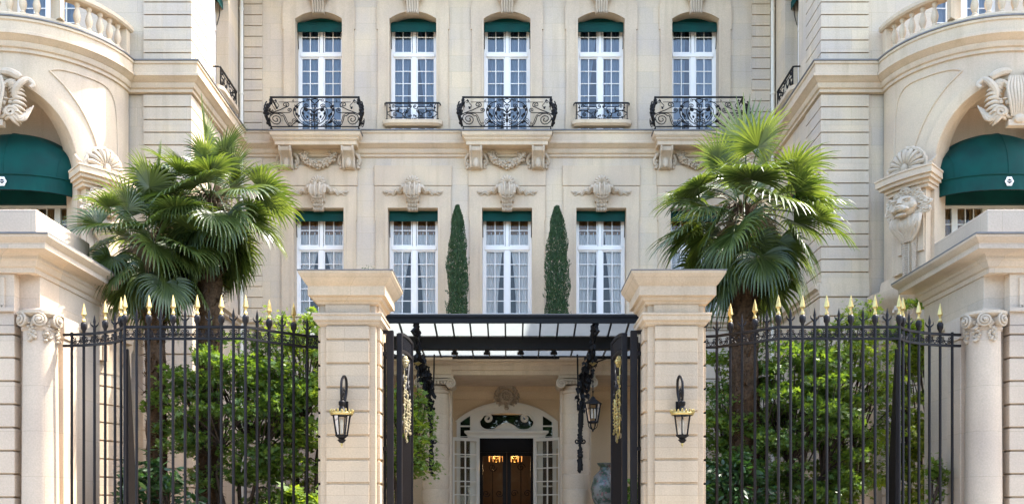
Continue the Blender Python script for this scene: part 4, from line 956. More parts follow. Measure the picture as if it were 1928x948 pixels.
def hanging_lantern(sx):
    t = thing('hanging_lantern', 'black caged lantern hanging on a chain below the glass canopy, %s of the doorway' % ('right' if sx > 0 else 'left'), 'lantern', (AX+sx*1.86, 20.55, 4.12), 'lanterns hanging from the canopy')
    c = MB().tube([(0, 0, 0), (0, 0, .72)], .008, 5)
    for i in range(12): c.ell((0, 0, .06+.055*i), (.018 if i % 2 else .008, .008 if i % 2 else .018, .03), 6, 4)
    c.tube([(0, 0, .7), (-sx*.08, .25, .75), (-sx*.10, .30, .70)], .012, 6); c.build('chain', 'iron', t)
    MB().lathe([(.005, .66), (.05, .70), (.09, .72), (.06, .73), (.01, .76)], n=12).build('ceiling_cup', 'gold', t)
    n = 6; f = MB().lathe([(.01, .02), (.04, 0), (.06, -.04), (.19, -.13), (.195, -.15), (.16, -.155)], n=6)
    f.lathe([(.10, -.55), (.11, -.53), (.105, -.51), (.085, -.56)], n=6)
    for i in range(n):
        a = 2*pi*i/n; f.tube([(cos(a)*.165, sin(a)*.165, -.14), (cos(a)*.105, sin(a)*.105, -.54)], .012, 5)
        f.tube(smoothpts([(cos(a)*.10, sin(a)*.10, -.55), (cos(a)*.085, sin(a)*.085, -.63), (cos(a)*.02, sin(a)*.02, -.69)], 4), .009, 5)
        b_ = a+2*pi/n
        f.tube([(cos(a)*.148, sin(a)*.148, -.25), (cos(b_)*.148, sin(b_)*.148, -.25)], .007, 5)
    f.ell((0, 0, -.71), (.02, .02, .03)); f.build('cage', 'iron', t)
    MB().lathe([(.157, -.15), (.10, -.53)], n=6).build('glass', 'lampglass', t, smooth=0)
    m = MB()
    for i in range(3): a = 2*pi*i/3; m.lathe([(.02, -.45), (.02, -.28), (.008, -.24)], (.04*cos(a), .04*sin(a), 0), 8)
    m.build('candle', 'cream', t)
for sx in (-1, 1): hanging_lantern(sx)
# porcelain vase on a pedestal
t = thing('vase', 'large floral porcelain vase beside the right entrance column', 'vase', (2.12, 22.0, .5))
MB().lathe([(.14, 1.2), (.18, 1.22), (.30, 1.5), (.33, 1.72), (.26, 2.0), (.13, 2.13), (.12, 2.2), (.19, 2.29), (.18, 2.30), (.11, 2.2)], n=24).build('body', 'vase', t)
MB().box(-.3, .3, -.3, .3, 0, 1.08).box(-.34, .34, -.34, .34, 1.08, 1.199).build('pedestal', 'stone_trim', t, bevel=.01)

# ------------------------------------------------------------------ gate piers and their lanterns
def gate_pier(sx):
    side = 'left' if sx < 0 else 'right'
    t = thing('gate_pier', 'tall ochre stone gate pier with banded blocks and flaring cap, %s of the open gateway' % side, 'gate pier', (sx*2.655, 16.11, 0), 'gate piers')
    h = .45; z1 = 4.66
    sq = lambda a: [(-a, -a), (a, -a), (a, a), (-a, a)]
    MB().sweep(sq(h), [(0, 0), (0, 4.75)], closed=True).build('shaft', 'pier', t, bevel=.012)
    a = .345
    for k in range(4):
        m = MB(); m.sweep([(-a, -h+.02), (-a, -h-.055), (a, -h-.055), (a, -h+.02)], rust(.6, z1, .386, .045, .052, 0, -.03), pclosed=True)
        o = m.build('banded_panel', 'pier', t, smooth=0, bevel=.006); o.rotation_euler = (0, 0, k*pi/2)
    MB().sweep(sq(h), [(-.05, 0), (.16, 0), (.16, .5), (.10, .6), (-.05, .6)], closed=True, pclosed=True).build('plinth', 'pier', t, bevel=.01)
    cp = [(-.05, 4.665), (.02, 4.665), (.055, 4.70), (.06, 4.72), (.10, 4.75), (.10, 4.82), (.115, 4.83), (.115, 4.865), (.02, 4.875),
          (.0, 4.88), (.0, 5.00), (.04, 5.01), (.06, 5.05), (.10, 5.07), (.12, 5.12), (.17, 5.13), (.17, 5.28), (.20, 5.31), (.25, 5.38), (.30, 5.46), (.305, 5.495), (-.05, 5.52)]
    c = MB().sweep(sq(h), cp, closed=True); c.add([(-h, -h, 5.52), (h, -h, 5.52), (h, h, 5.52), (-h, h, 5.52)], [(0, 1, 2, 3)])
    for k in range(4):
        b = MB().box(-.36, .36, -h-.045, -h+.02, 4.878, 5.005); an = k*pi/2; c.merge(b, lambda p: (p[0]*cos(an)-p[1]*sin(an), p[0]*sin(an)+p[1]*cos(an), p[2]))
    co = c.build('cap', 'pier', t, smooth=20, bevel=.006)
    MB().sweep(sq(h), [(.28, 5.497), (.312, 5.495), (.312, 5.512), (-.44, 5.55)], closed=True).build('flashing', 'lead', co, smooth=0)
    # wall lantern on the front panel
    l = thing('wall_lantern', 'black lantern with gilded crown on a hooped bracket, mounted on the %s gate pier' % side, 'lantern', (sx*2.69, 15.60, 3.0), 'lanterns on the gate piers')
    f = MB(); f.lathe([(.02, .40), (.03, .42), (.05, .40), (.05, .36), (.035, .33), (.06, .27), (.13, .21), (.17, .20), (.17, .18), (.13, .175)], (0, -.33, 0), 6)
    for i in range(6):
        a_ = 2*pi*i/6+.3; f.tube([(cos(a_)*.135, -.33+sin(a_)*.135, .18), (cos(a_)*.088, -.33+sin(a_)*.088, -.13)], .011, 5)
    f.lathe([(.07, -.21), (.04, -.19), (.10, -.14), (.105, -.12), (.08, -.12)], (0, -.33, 0), 6); f.lathe([(.005, -.26), (.04, -.24), (.07, -.2), (.05, -.19)], (0, -.33, 0), 8)
    f.build('cage', 'iron', l)
    MB().lathe([(.128, .175), (.086, -.12)], (0, -.33, 0), 6, ph=.3).build('glass', 'lampglass', l, smooth=0)
    MB().lathe([(.018, -.1), (.018, .02), (.028, .05), (.02, .1), (.005, .13)], (0, -.33, 0), 8).build('bulb', 'cream', l)
    g = MB().lathe([(.172, .185), (.185, .21), (.178, .235), (.168, .22)], (0, -.33, 0), 18)
    for i in range(18): a_ = 2*pi*i/18; g.ell((cos(a_)*.18, -.33+sin(a_)*.18, .24+.012*(i % 2)), (.018, .018, .03), 6, 4)
    g.ell((0, -.33, -.27), (.022, .022, .025)).tube([(0, -.33, -.27), (0, -.33, -.32)], .009, 5).build('crown', 'gold', l)
    b = MB(); b.tube(smoothpts([(0, -.01, .34), (0, -.10, .38), (-.02*sx, -.03, .58), (-.03*sx, -.08, .76), (-.02*sx, -.20, .82), (0, -.32, .74), (0, -.37, .56), (0, -.33, .40)], 6), .022, 8)
    b.tube([(.0, -.2+x, .55+z) for x, z in spiral(0, 0, .11, 1.5, R(-60), 1)], .015, 6); b.ell((0, -.21, .55), .03)
    b.box(-.05, .05, -.04, .02, .20, .44); b.tube([(0, -.02, .3), (sx*.09, -.2, .28), (sx*.10, -.26, .24)], .028, 6)
    b.v = [p for p in b.v]; b.build('bracket', 'iron', l)
for sx in (-1, 1): gate_pier(sx)

# ------------------------------------------------------------------ iron gates, standing open
def gate(sx):
    side = 'left' if sx < 0 else 'right'
    p = thing('gate_post', 'square black iron hanging post tied to the inner side of the %s gate pier' % side, 'gate post', (sx*2.03, 16.12, 0), 'iron gate posts')
    MB().box(-.055, .055, -.05, .05, .004, 4.68).build('post', 'gateiron', p, smooth=0, bevel=.006)
    for z in (4.66, 4.30, 2.72, 1.0): MB().box(*sorted((sx*.056, sx*.16)), -.025, .025, z-.03, z+.03).build('bracket', 'gateiron', p, smooth=0)
    MB().tube([(sx*.1, .1, z) for z in (1.2, 4.5)], .02, 6).build('drop_bolt', 'gateiron', p)
    g = thing('gate_leaf', '%s leaf of the ornate iron gate, swung open, %s' % (side, 'with pale sunlit floral ornament' if sx < 0 else 'with bright gilded ornament'), 'gate', (sx*1.90, 16.28, 0), 'gate leaves')
    LY = 1.95; top = lambda y: 4.66+.20*sin(pi/2*min(1, y/LY))**.8-.02; low = lambda y: top(y)-.29
    MB().box(-.045, .045, 0, .10, .10, 4.67).build('hinge_stile', 'gateiron', g, smooth=0, bevel=.005)
    MB().box(-.04, .04, LY-.08, LY, .10, top(LY)+.02).build('meeting_stile', 'gateiron', g, smooth=0, bevel=.005)
    for fn in (top, low): MB().tube([(0, .1+(LY-.18)*i/16, fn(.1+(LY-.18)*i/16)) for i in range(17)], .04, 4, True).build('arched_rail', 'gateiron', g, smooth=0)
    for z in (.15, .55, 1.45): MB().box(-.03, .03, .10, LY-.08, z-.03, z+.03).build('rail', 'gateiron', g, smooth=0)
    nb = 12
    for i in range(nb):
        y = .1+(LY-.18)*(i+.5)/nb
        MB().tube([(0, y, .58), (0, y, low(y)-.02 if i in (0, 1, nb-2, nb-1) else 2.95)], .016, 6).build('bar', 'gateiron', g)
        for d in (-.25, .25): yy = y+d*(LY-.18)/nb; MB().tube([(0, yy, low(yy)+.03), (0, yy, top(yy)-.03)], .014, 5).build('bar', 'gateiron', g)
    s = MB()
    for y, z, r, a, d in ((.55, 3.9, .18, 0, 1), (1.4, 3.9, .18, 180, -1), (.5, 3.45, .16, 90, -1), (1.45, 3.45, .16, 90, 1), (.95, 4.15, .16, 0, 1), (.75, 3.15, .13, 0, 1), (1.2, 3.15, .13, 180, -1), (.95, 3.7, .2, 45, 1)):
        for off in (-.02, .02): s.tube([(off, y+x, z+q) for x, q in spiral(0, 0, r, 1.8, R(a), d)], .016, 5)
    s.tube(smoothpts([(0, .35, 4.25), (0, .6, 4.0), (0, .5, 3.6), (0, .8, 3.3), (0, .95, 2.95)], 5), .018, 5); s.tube(smoothpts([(0, 1.6, 4.4), (0, 1.35, 4.0), (0, 1.45, 3.6), (0, 1.1, 3.3), (0, .95, 2.95)], 5), .018, 5)
    s.build('scrollwork', 'gateiron', g)
    o = MB(); rr = random.Random(11)
    for k in range(10): a = 2*pi*k/10; o.ell((-sx*.05, .5+.07*cos(a), 4.27+.07*sin(a)), (.04, .035, .035), 6, 4)
    o.ell((-sx*.07, .5, 4.27), .05)
    for y0, z0, n_ in ((.5, 4.0, 16), (.95, 3.8, 14), (1.3, 3.7, 12), (.7, 3.3, 8)):
        for k in range(n_):
            y = y0+.07*sin(k*1.9)+rr.uniform(-.03, .03); z = z0-.055*k; e = rr.uniform(.014, .028)
            o.ell((-sx*rr.uniform(.03, .06), y, z), (.022, e, e*1.3), 6, 4)
            if k % 2: o.ell((-sx*.04, y+rr.choice((-.07, .07)), z), (.014, .04, .022), 6, 4)
    o.tube(smoothpts([(-sx*.03, .5, 4.3), (-sx*.03, .5, 3.2), (-sx*.03, .7, 3.0), (-sx*.03, .95, 3.3), (-sx*.03, .95, 3.8), (-sx*.03, 1.2, 3.5), (-sx*.03, 1.3, 3.7), (-sx*.03, 1.3, 3.1)], 5), .012, 5)
    o.build('gilt_ornament', 'gold' if sx > 0 else 'palegold', g)
for sx in (-1, 1): gate(sx)

# ------------------------------------------------------------------ garden fences
def fence(sx):
    side = 'left' if sx < 0 else 'right'
    F = thing('iron_fence', 'black iron fence with gilded spear tips between the %s gate pier and %s lodge' % (side, side), 'fence', (sx*5.3, 15.6, 0), 'spear topped fences')
    pts = [(3.27, 16.43), (3.47, 16.37), (3.66, 16.20), (3.82, 16.06), (4.0, 15.92), (4.15, 15.74), (4.30, 15.6)]
    pts += [(4.30+.195*i, 15.6) for i in range(1, 11)]+[(6.37, 15.75), (6.53, 15.90), (6.75, 16.04), (6.97, 16.14), (7.18, 16.21), (7.40, 16.25)]
    pts[-7] = (6.25, 15.6)
    lp = [(sx*(x-5.3), y-15.6) for x, y in pts]
    gold = {2, 4, 6, 8, 10, 12, 14, 16, 17, 19, 21}; plainb = {0, 22}
    for z in (4.64, 4.455):
        ends = [(lp[0][0]-sx*.12, lp[0][1])]+lp+[(lp[-1][0]+sx*.15, lp[-1][1]+.02)]
        q = ends if sx > 0 else ends[::-1]
        MB().sweep(q, [(.022, z-.02), (.022, z+.02), (-.022, z+.02), (-.022, z-.02)], pclosed=True).build('rail', 'gateiron', F, smooth=20)
        MB().sweep(q, [(.022, .9-.02), (.022, .9+.02), (-.022, .9+.02), (-.022, .9-.02)], pclosed=True).build('rail', 'gateiron', F, smooth=20) if z > 4.6 else None
    q = lp if sx > 0 else lp[::-1]
    MB().sweep(q, [(.14, -.0), (.14, .55), (.11, .6), (-.11, .6), (-.14, .55), (-.14, 0)], pclosed=True).build('kerb_wall', 'lodge', F, smooth=20)
    bar = spear = fleur = cap = scr = None
    for i, (x, y) in enumerate(lp):
        gd = i in gold; zt = 4.66 if i in plainb else (4.84 if gd else 4.74)
        a = 0
        if bar is None:
            bar = MB().tube([(0, 0, .6), (0, 0, 4.68)], .024, 8).build('bar', 'gateiron', F, loc=(x, y, 0))
        else: dup(bar, F, (x, y, 0))
        if i in plainb: continue
        if gd:
            if cap is None:
                cap = MB().lathe([(.026, 4.66), (.03, 4.70), (.05, 4.73), (.055, 4.80), (.04, 4.83), (.03, 4.84)], n=8).build('collar', 'gateiron', F, loc=(x, y, 0))
                spear = MB().lathe([(.03, 4.84), (.035, 4.86), (.018, 4.90), (.022, 4.935), (.047, 4.965), (.043, 4.985), (.026, 5.07), (.003, 5.16)], n=4).build('spear_tip', 'gold', F, loc=(x, y, 0), smooth=0)
            else: dup(cap, F, (x, y, 0)); dup(spear, F, (x, y, 0))
            
        elif fleur is None:
            m = MB().lathe([(.024, 4.66), (.028, 4.72), (.016, 4.78), (.026, 4.83), (.002, 4.95)], n=8)
            for s in (-1, 1): m.tube(smoothpts([(0, 0, 4.72), (s*.03, 0, 4.76), (s*.06, 0, 4.79), (s*.065, 0, 4.83)], 4), [.016, .016, .015, .015, .014, .014, .013, .012, .010, .008, .006, .005, .003], 5)
            fleur = m.build('fleuron', 'gateiron', F, loc=(x, y, 0))
        else: dup(fleur, F, (x, y, 0))
    for i in range(len(lp)-1):
        (xa, ya), (xb, yb) = lp[i], lp[i+1]; d = sqrt((xb-xa)**2+(yb-ya)**2); an = atan2(yb-ya, xb-xa)
        if scr is None:
            m = MB()
            for s in (-1, 1):
                c_ = [(s*.06+x*s, z) for x, z in spiral(0, 0, .035, 1.3, R(-90), 1, 14)]
                m.tube([(x, 0, 4.57+z) for x, z in [(s*.0, -.10), (s*.03, -.045)]+c_[:]], .0075, 5)
                m.tube([(s*.055+x*s, 0, 4.51+z) for x, z in spiral(0, 0, .028, 1.3, R(90), -1, 12)], .0075, 5)
                m.tube(smoothpts([(s*.09, 0, 4.60), (s*.05, 0, 4.55), (0, 0, 4.53)], 4), .0075, 5)
            scr = m.build('scroll', 'gateiron', F)
            o = scr
        else: o = dup(scr, F)
        o.location = ((xa+xb)/2, (ya+yb)/2, 0); o.rotation_euler = (0, 0, an); o.scale = (min(1, d/.2), 1, 1)
    x, y = lp[16]
    MB().add([(x-.05, y+.01, .0), (x+.05, y+.01, 0), (x+.03, y+.03, 4.3), (x-.03, y+.03, 4.3), (x-.07, y+.55, 0), (x+.07, y+.55, 0), (x+.03, y+.075, 4.3), (x-.03, y+.075, 4.3)], [(0,1,2,3),(5,4,7,6),(4,0,3,7),(1,5,6,2),(3,2,6,7),(0,4,5,1)]).xf(lambda p: (p[0]*1.0, p[1]+.03, p[2])).build('stay', 'gateiron', F, smooth=0)
for sx in (-1, 1): fence(sx)

# ------------------------------------------------------------------ end lodges
def lodge(sx):
    side = 'left' if sx < 0 else 'right'
    T = thing('gate_lodge', ('pale stone lodge with heavy cornice and ionic column at the %s end, ' % side)+('sunlit' if sx < 0 else 'in shade'), 'lodge', (sx*7.93, 16.25, 0), 'stone end lodges')
    def lb(mb, name, mat='lodge', parent=None, **k): return mb.xf(lambda p: (sx*(p[0]-7.93), p[1]-16.25, p[2])).build(name, mat, parent or T, flip=sx < 0, **k)
    def P(pts): return pts[::-1]     # outward normal faces the courtyard / street on the right lodge
    lb(MB().box(7.93, 13, 16.25, 18.6, 0, 5.8), 'wall', bevel=.01)
    pa = [(7.95, 18.62), (7.95, 16.03), (13, 16.03)]
    prof = [(-.1, 5.62), (.025, 5.62), (.025, 5.70), (.06, 5.72), (.10, 5.80), (.13, 5.82), (.13, 5.87), (.18, 5.90), (.36, 5.93), (.36, 6.02), (.39, 6.04), (.45, 6.10), (.46, 6.135), (-.1, 6.16)]
    back = [(7.95, 18.62)]
    lb(MB().sweep([(13, 18.6), (7.93, 18.6), (7.93, 16.03), (13, 16.03)], prof, pclosed=True), 'cornice', smooth=20, bevel=.005)
    lb(MB().sweep([(13, 18.6), (7.95, 18.6), (7.95, 16.03), (13, 16.03)], [(-.1, 6.163), (.46, 6.138), (.475, 6.138), (.475, 6.165), (-.1, 6.19)], pclosed=True), 'flashing', 'lead', smooth=0)
    lb(MB().box(8.08, 13, 16.42, 18.5, 5.9, 6.80), 'parapet', bevel=.012)
    lb(MB().sweep([(7.93, 18.5), (7.93, 16.25), (8.2, 16.25)], [(-.02, 4.98), (.03, 4.98), (.05, 5.01), (.05, 5.06), (.02, 5.08), (-.02, 5.08)]), 'moulding')
    # banded strip on the street front
    lb(MB().sweep([(8.25, 16.3), (8.25, 16.03), (13, 16.03)], rust(0, 4.75, .385, .035, .05, 0, -.1), pclosed=True), 'banded_strip', smooth=0, bevel=.008)
    f = MB().box(8.27, 13, 16.06, 16.25, 4.76, 5.62).box(8.24, 13, 16.0, 16.06, 4.98, 5.05)
    lb(f, 'frieze', smooth=0, bevel=.008)
    f = MB()
    for k in range(3): f.box(8.42+.11*k, 8.49+.11*k, 16.03, 16.06, 5.09, 5.55)
    for k in range(6): f.ell((8.43+.06*k, 16.03, 5.06), (.02, .03, .03), 6, 4)
    lb(f, 'triglyph', smooth=30)
    lb(MB().box(7.63, 7.93, 16.45, 16.95, 0, 4.6).box(7.60, 7.93, 16.42, 16.98, 4.6, 4.97), 'pilaster', bevel=.012)
    c = lb(MB().lathe([(.36, 0), (.36, .5), (.33, .52), (.35, .6), (.30, .68), (.29, 1.2), (.285, 2.2), (.265, 4.66), (.29, 4.68), (.29, 4.72), (.26, 4.74), (.26, 4.95)], (7.90, 16.2, 0), 32), 'column', smooth=40)
    k = MB(); x0, y0 = 7.90, 16.2
    # angled volutes at three corners of the capital, necking, festoon drops
    for a in (195, 248, 300):
        d = V((cos(R(a)), sin(R(a)), 0)); u = V((-d.y, d.x, 0)); ctr = V((x0, y0, 0))+d*.31
        e = ctr+d*.03; sg = -1 if a > 230 else 1
        k.tube([e+d*(.05*q/30)+u*x*sg+V((0, 0, 4.82+z)) for q, (x, z) in enumerate(spiral(0, 0, .112, 2.2, R(90), -1, 30))], .022, 6)
        k.tube([ctr-d*.16+V((0, 0, 4.82)), ctr+d*.025+V((0, 0, 4.82))], .104, 18); k.ell(e+d*.05+V((0, 0, 4.82)), .03)
        k.tube(smoothpts([(ctr.x-d.x*.05, ctr.y-d.y*.05, 4.93), (x0+d.x*.16-u.x*.16, y0+d.y*.16-u.y*.16, 4.9)], 3), .04, 6)
    for a in (222, 272, 175):
        d = V((cos(R(a)), sin(R(a)), 0))
        for i in range(14): k.ell((x0+d.x*.28+rnd.uniform(-.06, .06)*d.y, y0+d.y*.28+rnd.uniform(-.06, .06)*d.x, 4.78-.022*i), (.04, .04, .03), 6, 4)
        for i in range(8): q = 2*pi*i/8; k.ell((x0+d.x*.28-d.y*.055*cos(q), y0+d.y*.28+d.x*.055*cos(q), 4.60+.055*sin(q)), (.03, .03, .03), 6, 4)
    for i in range(20): q = 2*pi*i/20; k.ell((x0+cos(q)*.28, y0+sin(q)*.28, 4.80), (.03, .03, .045), 6, 4)
    for a in [2*pi*i/40 for i in range(1)]: pass
    k.lathe([(.27, 4.88), (.33, 4.90), (.36, 4.93), (.36, 4.975), (.28, 4.978)], (x0, y0, 0), 24)
    lb(k, 'capital', 'carved', c)
for sx in (-1, 1): lodge(sx)

# ------------------------------------------------------------------ vegetation
def palm(x, y, ztop, r0, nl, pet, blade, seed, label, skew=(0, 0), zb=.35, dead=11, spear=True):
    rr = random.Random(seed); T = thing('palm_tree', label, 'palm tree', (x, y, zb))
    H_ = ztop-zb; tr = MB(); K_ = 40; N_ = 18; rows = []
    lean = lambda t: V((skew[0]*t*t, skew[1]*t*t, H_*t))
    for i in range(K_+1):
        t = i/K_; c = lean(t); rad = r0*(1.12-.25*t+.22*max(0, t-.55))*(1+.06*sin(i*2.3))
        rows.append([c+V((cos(2*pi*j/N_), sin(2*pi*j/N_), 0))*rad*(1+rr.uniform(-.09, .09)) for j in range(N_)]+[None])
        rows[-1][-1] = rows[-1][0]
    tr.grid(rows); tr.build('trunk', 'fibre', T, smooth=0)
    fl = MB()
    for i in range(900):
        t = rr.random()**.8; a = rr.uniform(0, 2*pi); c = lean(t); rad = r0*(1.1-.25*t+.22*max(0, t-.55))
        p = c+V((cos(a), sin(a), 0))*rad; o = V((cos(a), sin(a), 0)); u = V((-o.y, o.x, 0)); L_ = rr.uniform(.08, .24)*(1+.6*(t > .7)); w = rr.uniform(.010, .035)
        q = p+o*L_*rr.uniform(.25, .8)+V((0, 0, L_*rr.uniform(-.6, .9)))
        fl.add([p-u*w-o*.02, p+u*w-o*.02, q+u*w*.3, q-u*w*.3], [(0, 1, 2, 3)])
    fl.build('leaf_base', 'fibre', T, smooth=0)['kind'] = 'stuff'
    top = lean(1.0)
    def frond(mb, az, el, pl, bl, droop, roll=0):
        d0 = V((cos(az)*cos(el), sin(az)*cos(el), sin(el))); p = top+V((cos(az), sin(az), 0))*.05+V((0, 0, rr.uniform(-.25, .12)))
        pts = [p]; d = d0.copy(); n = 7
        for i in range(n): d = (d+V((0, 0, -droop*.07*pl))).normalized(); pts.append(pts[-1]+d*pl/n)
        mb.tube(pts, [.018-.009*i/n for i in range(n+1)], 5)
        hub = pts[-1]; side = d.cross(V((0, 0, 1))); side = side.normalized() if side.length > .05 else V((-sin(az), cos(az), 0))
        nrm = side.cross(d).normalized()
        if nrm.z < 0 and el > -.2: nrm = -nrm
        if roll: q = Matrix.Rotation(roll, 3, d); side = q @ side; nrm = q @ nrm
        ns = 32; span = R(rr.uniform(110, 140)); fold = rr.uniform(.10, .45); bl = bl*rr.uniform(.85, 1.1)
        for k in range(ns):
            th = -span+2*span*(k+.5)/ns; ln = bl*(.70+.30*cos(th*.62))*rr.uniform(.93, 1.05)
            dd = (d*cos(th)+side*sin(th)+nrm*fold*abs(sin(th))).normalized()
            cr = dd.cross(nrm).normalized(); hw = ln*math.tan(span/ns)*.95; cur = hub.copy(); vs = []; m_ = 6; v = dd.copy()
            dr = droop*rr.uniform(.8, 1.25)
            for i in range(m_+1):
                t = i/m_; wd = hw*min(1, t/.34)*(1 if t < .36 else max(.03, 1-((t-.36)/.64)**1.3))*.62+.002
                vs += [cur-cr*wd+nrm*wd*.35, cur, cur+cr*wd+nrm*wd*.35]
                v = (v+V((0, 0, -1))*dr*(.03+.62*max(0, t-.28))).normalized(); cur = cur+v*ln/m_
            mb.add(vs, [(3*i+j, 3*i+j+1, 3*i+j+4, 3*i+j+3) for i in range(m_) for j in (0, 1)])
    cw = MB(); ga = 2.39996
    for i in range(nl):
        t = (i+.5)/nl; el = R(78-145*t**.72)+rr.uniform(-.2, .2); az = i*ga+rr.uniform(-.25, .25)
        frond(cw, az, el, pet*rr.uniform(.7, 1.2)*(.75+.5*t if t < .5 else 1), blade*rr.uniform(.85, 1.08)*(.85 if t < .1 else 1), .6+1.25*t*rr.uniform(.6, 1.3), rr.uniform(-.7, .7))
    if spear: frond(cw, rr.uniform(0, 6), R(86), pet*1.1, blade*.9, .02)
    cw.build('crown', 'palm', T, smooth=0)
    dd_ = MB()
    for i in range(dead): frond(dd_, rr.uniform(0, 6.28), R(rr.uniform(-75, -50)), pet*.5, blade*.7, 1.6)
    for i in range(160):      # fruit stalks and fibre in the heart
        a = rr.uniform(0, 6.28); p = top+V((cos(a)*.2, sin(a)*.2, rr.uniform(-.5, .1))); q = p+V((cos(a)*rr.uniform(.1, .45), sin(a)*rr.uniform(.1, .45), rr.uniform(-.35, .15)))
        dd_.tube([p, (p+q)/2+V((0, 0, .06)), q], .008, 4)
    dd_.build('old_fronds', 'palmdry', T, smooth=0)
    return T
palm(-6.05, 19.3, 7.95, .23, 52, 1.0, .88, 3, 'tall fan palm with the higher bright crown and thick dark trunk behind the left fence', (.05, 0))
palm(-6.95, 18.95, 7.1, .19, 42, 1.0, .85, 8, 'lower fan palm with a slimmer shaggy trunk beside the left lodge', (-.1, 0))
palm(4.55, 18.9, 7.62, .27, 60, 1.18, 1.0, 14, 'single large fan palm with drooping fronds behind the right fence', (-.02, 0))

def leaf_star(mb, p, n, u, size, lobes=5, rr=rnd):
    w = n.cross(u); vs = [p]; k = 2*lobes+1; 
    for i in range(k):
        a = R(-150)+R(300)*i/(k-1); r = size*((1.0 if lobes > 1 else .9)-.28*abs(a)/2.6 if i % 2 else .42)
        vs.append(p+(u*cos(a)+w*sin(a))*r)
    mb.add(vs, [tuple(range(len(vs)))])
def leaf_oval(mb, p, n, u, size, asp=.38):
    w = n.cross(u)*size*asp; u = u*size
    mb.add([p-u*.5, p-u*.1+w*.5, p+u*.25+w*.42, p+u*.6, p+u*.25-w*.42, p-u*.1-w*.5], [(0, 1, 2, 3, 4, 5)])
def tree(name, label, cat, x, y, zb, zc, rx, ry, rz, npad, nleaf, size, mat, seed, kind='star', stems=4, pad=(.36, .07), group=None, bark='bark', shell=.45, sagp=.0, up=.75):
    rr = random.Random(seed); T = thing(name, label, cat, (x, y, zb), group)
    lf = MB(); tr = MB(); base = V((0, 0, 0)); c = V((0, 0, zc-zb)); pads = []
    for i in range(npad):
        while True:
            v = V((rr.uniform(-1, 1), rr.uniform(-1, 1), rr.uniform(-1, 1)))
            if shell < v.length < 1: break
        pads.append(c+V((v.x*rx, v.y*ry, v.z*rz)))
    st = []
    for i in range(stems):
        a = 2*pi*i/stems+rr.uniform(-.4, .4); q = V((cos(a)*.12, sin(a)*.12, 0)); e = c+V((cos(a)*rx*.35, sin(a)*ry*.35, -rz*.35+rr.uniform(-.2, .3)))
        pth_ = smoothpts([q, q*1.6+V((0, 0, e.z*.4)), e*.75+V((rr.uniform(-.15, .15), rr.uniform(-.1, .1), e.z*.05)), e], 5)
        tr.tube(pth_, [.055-.032*k/len(pth_) for k in range(len(pth_))], 7); st.append(pth_)
    for p in pads:
        s = min((q for pt in st for q in pt[6:]), key=lambda q: (q-p).length+.5*max(0, q.z-p.z))
        tr.tube(smoothpts([s, (s+p)/2+V((rr.uniform(-.1, .1), rr.uniform(-.1, .1), .08)), p], 4), [.020, .019, .018, .016, .014, .012, .010, .008, .005], 5)
    for p in pads:
        pr_ = pad[0]*rr.uniform(.6, 1.25); tilt = V((rr.uniform(-.3, .3), rr.uniform(-.3, .3), 1)).normalized()
        out = (p-c); out.z = 0; out = out.normalized() if out.length > .01 else V((1, 0, 0))
        for k in range(int(nleaf*rr.uniform(.7, 1.3))):
            a = rr.uniform(0, 6.283); r = pr_*sqrt(rr.random()); q = p+V((cos(a)*r, sin(a)*r, rr.gauss(0, pad[1])-sagp*(r/pr_)**2))
            n_ = (tilt*up+V((rr.gauss(0, .45), rr.gauss(0, .45), rr.gauss(0, .45)))).normalized()
            u = (V((cos(a), sin(a), rr.uniform(-.6, .1)))*.8+out*.5); u = (u-n_*u.dot(n_)).normalized()
            sz = size*rr.choice((.5, .75, .9, 1.0, 1.15, 1.4))*rr.uniform(.85, 1.15)
            if kind == 'star': leaf_star(lf, q, n_, u, sz)
            else: leaf_oval(lf, q, n_, u, sz)
    lf.build('foliage', mat, T, smooth=0)
    tr.build('trunk', bark, T, smooth=60)
    return T
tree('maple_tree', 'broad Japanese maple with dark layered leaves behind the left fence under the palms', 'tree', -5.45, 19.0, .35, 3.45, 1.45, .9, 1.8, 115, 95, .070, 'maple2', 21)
tree('maple_tree', 'bright sunlit maple rising beside the left gate pier', 'tree', -4.15, 19.5, .35, 4.0, 1.0, .8, 2.05, 85, 85, .068, 'maple', 22, shell=.5)
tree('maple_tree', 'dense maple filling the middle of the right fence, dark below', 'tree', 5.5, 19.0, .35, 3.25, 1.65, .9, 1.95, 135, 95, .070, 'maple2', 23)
tree('maple_tree', 'tall light green maple topping the right fence near the lodge', 'tree', 6.75, 19.8, .35, 3.8, 1.2, .9, 2.2, 95, 85, .068, 'maple', 24, shell=.5)
tree('maple_tree', 'yellow green maple beside the right gate pier under the palm', 'tree', 4.0, 19.6, .35, 3.2, .85, .8, 1.9, 65, 85, .066, 'maple', 25)
tree('maple_tree', 'sunny maple half hidden between the right lodge and the wing', 'tree', 8.6, 20.3, .35, 4.0, .9, .6, 2.3, 80, 90, .08, 'maple', 26)
tree('maple_tree', 'light leafy maple spilling past the open left gate leaf', 'tree', -2.35, 20.1, .004, 3.1, .72, .7, 1.25, 42, 85, .066, 'maple', 27, stems=3, pad=(.28, .12), sagp=.12)
tree('shrub', 'low glossy dark shrub at the foot of the fence beside the left lodge', 'shrub', -6.6, 17.9, .35, 1.7, .75, .5, .95, 34, 60, .17, 'laurel', 31, 'oval', 5, (.26, .12))
tree('shrub', 'low bright broad leaved shrub beside the left gate pier', 'shrub', -3.9, 17.9, .35, 1.35, .6, .5, .85, 26, 60, .15, 'maple', 32, 'star', 4, (.26, .1))
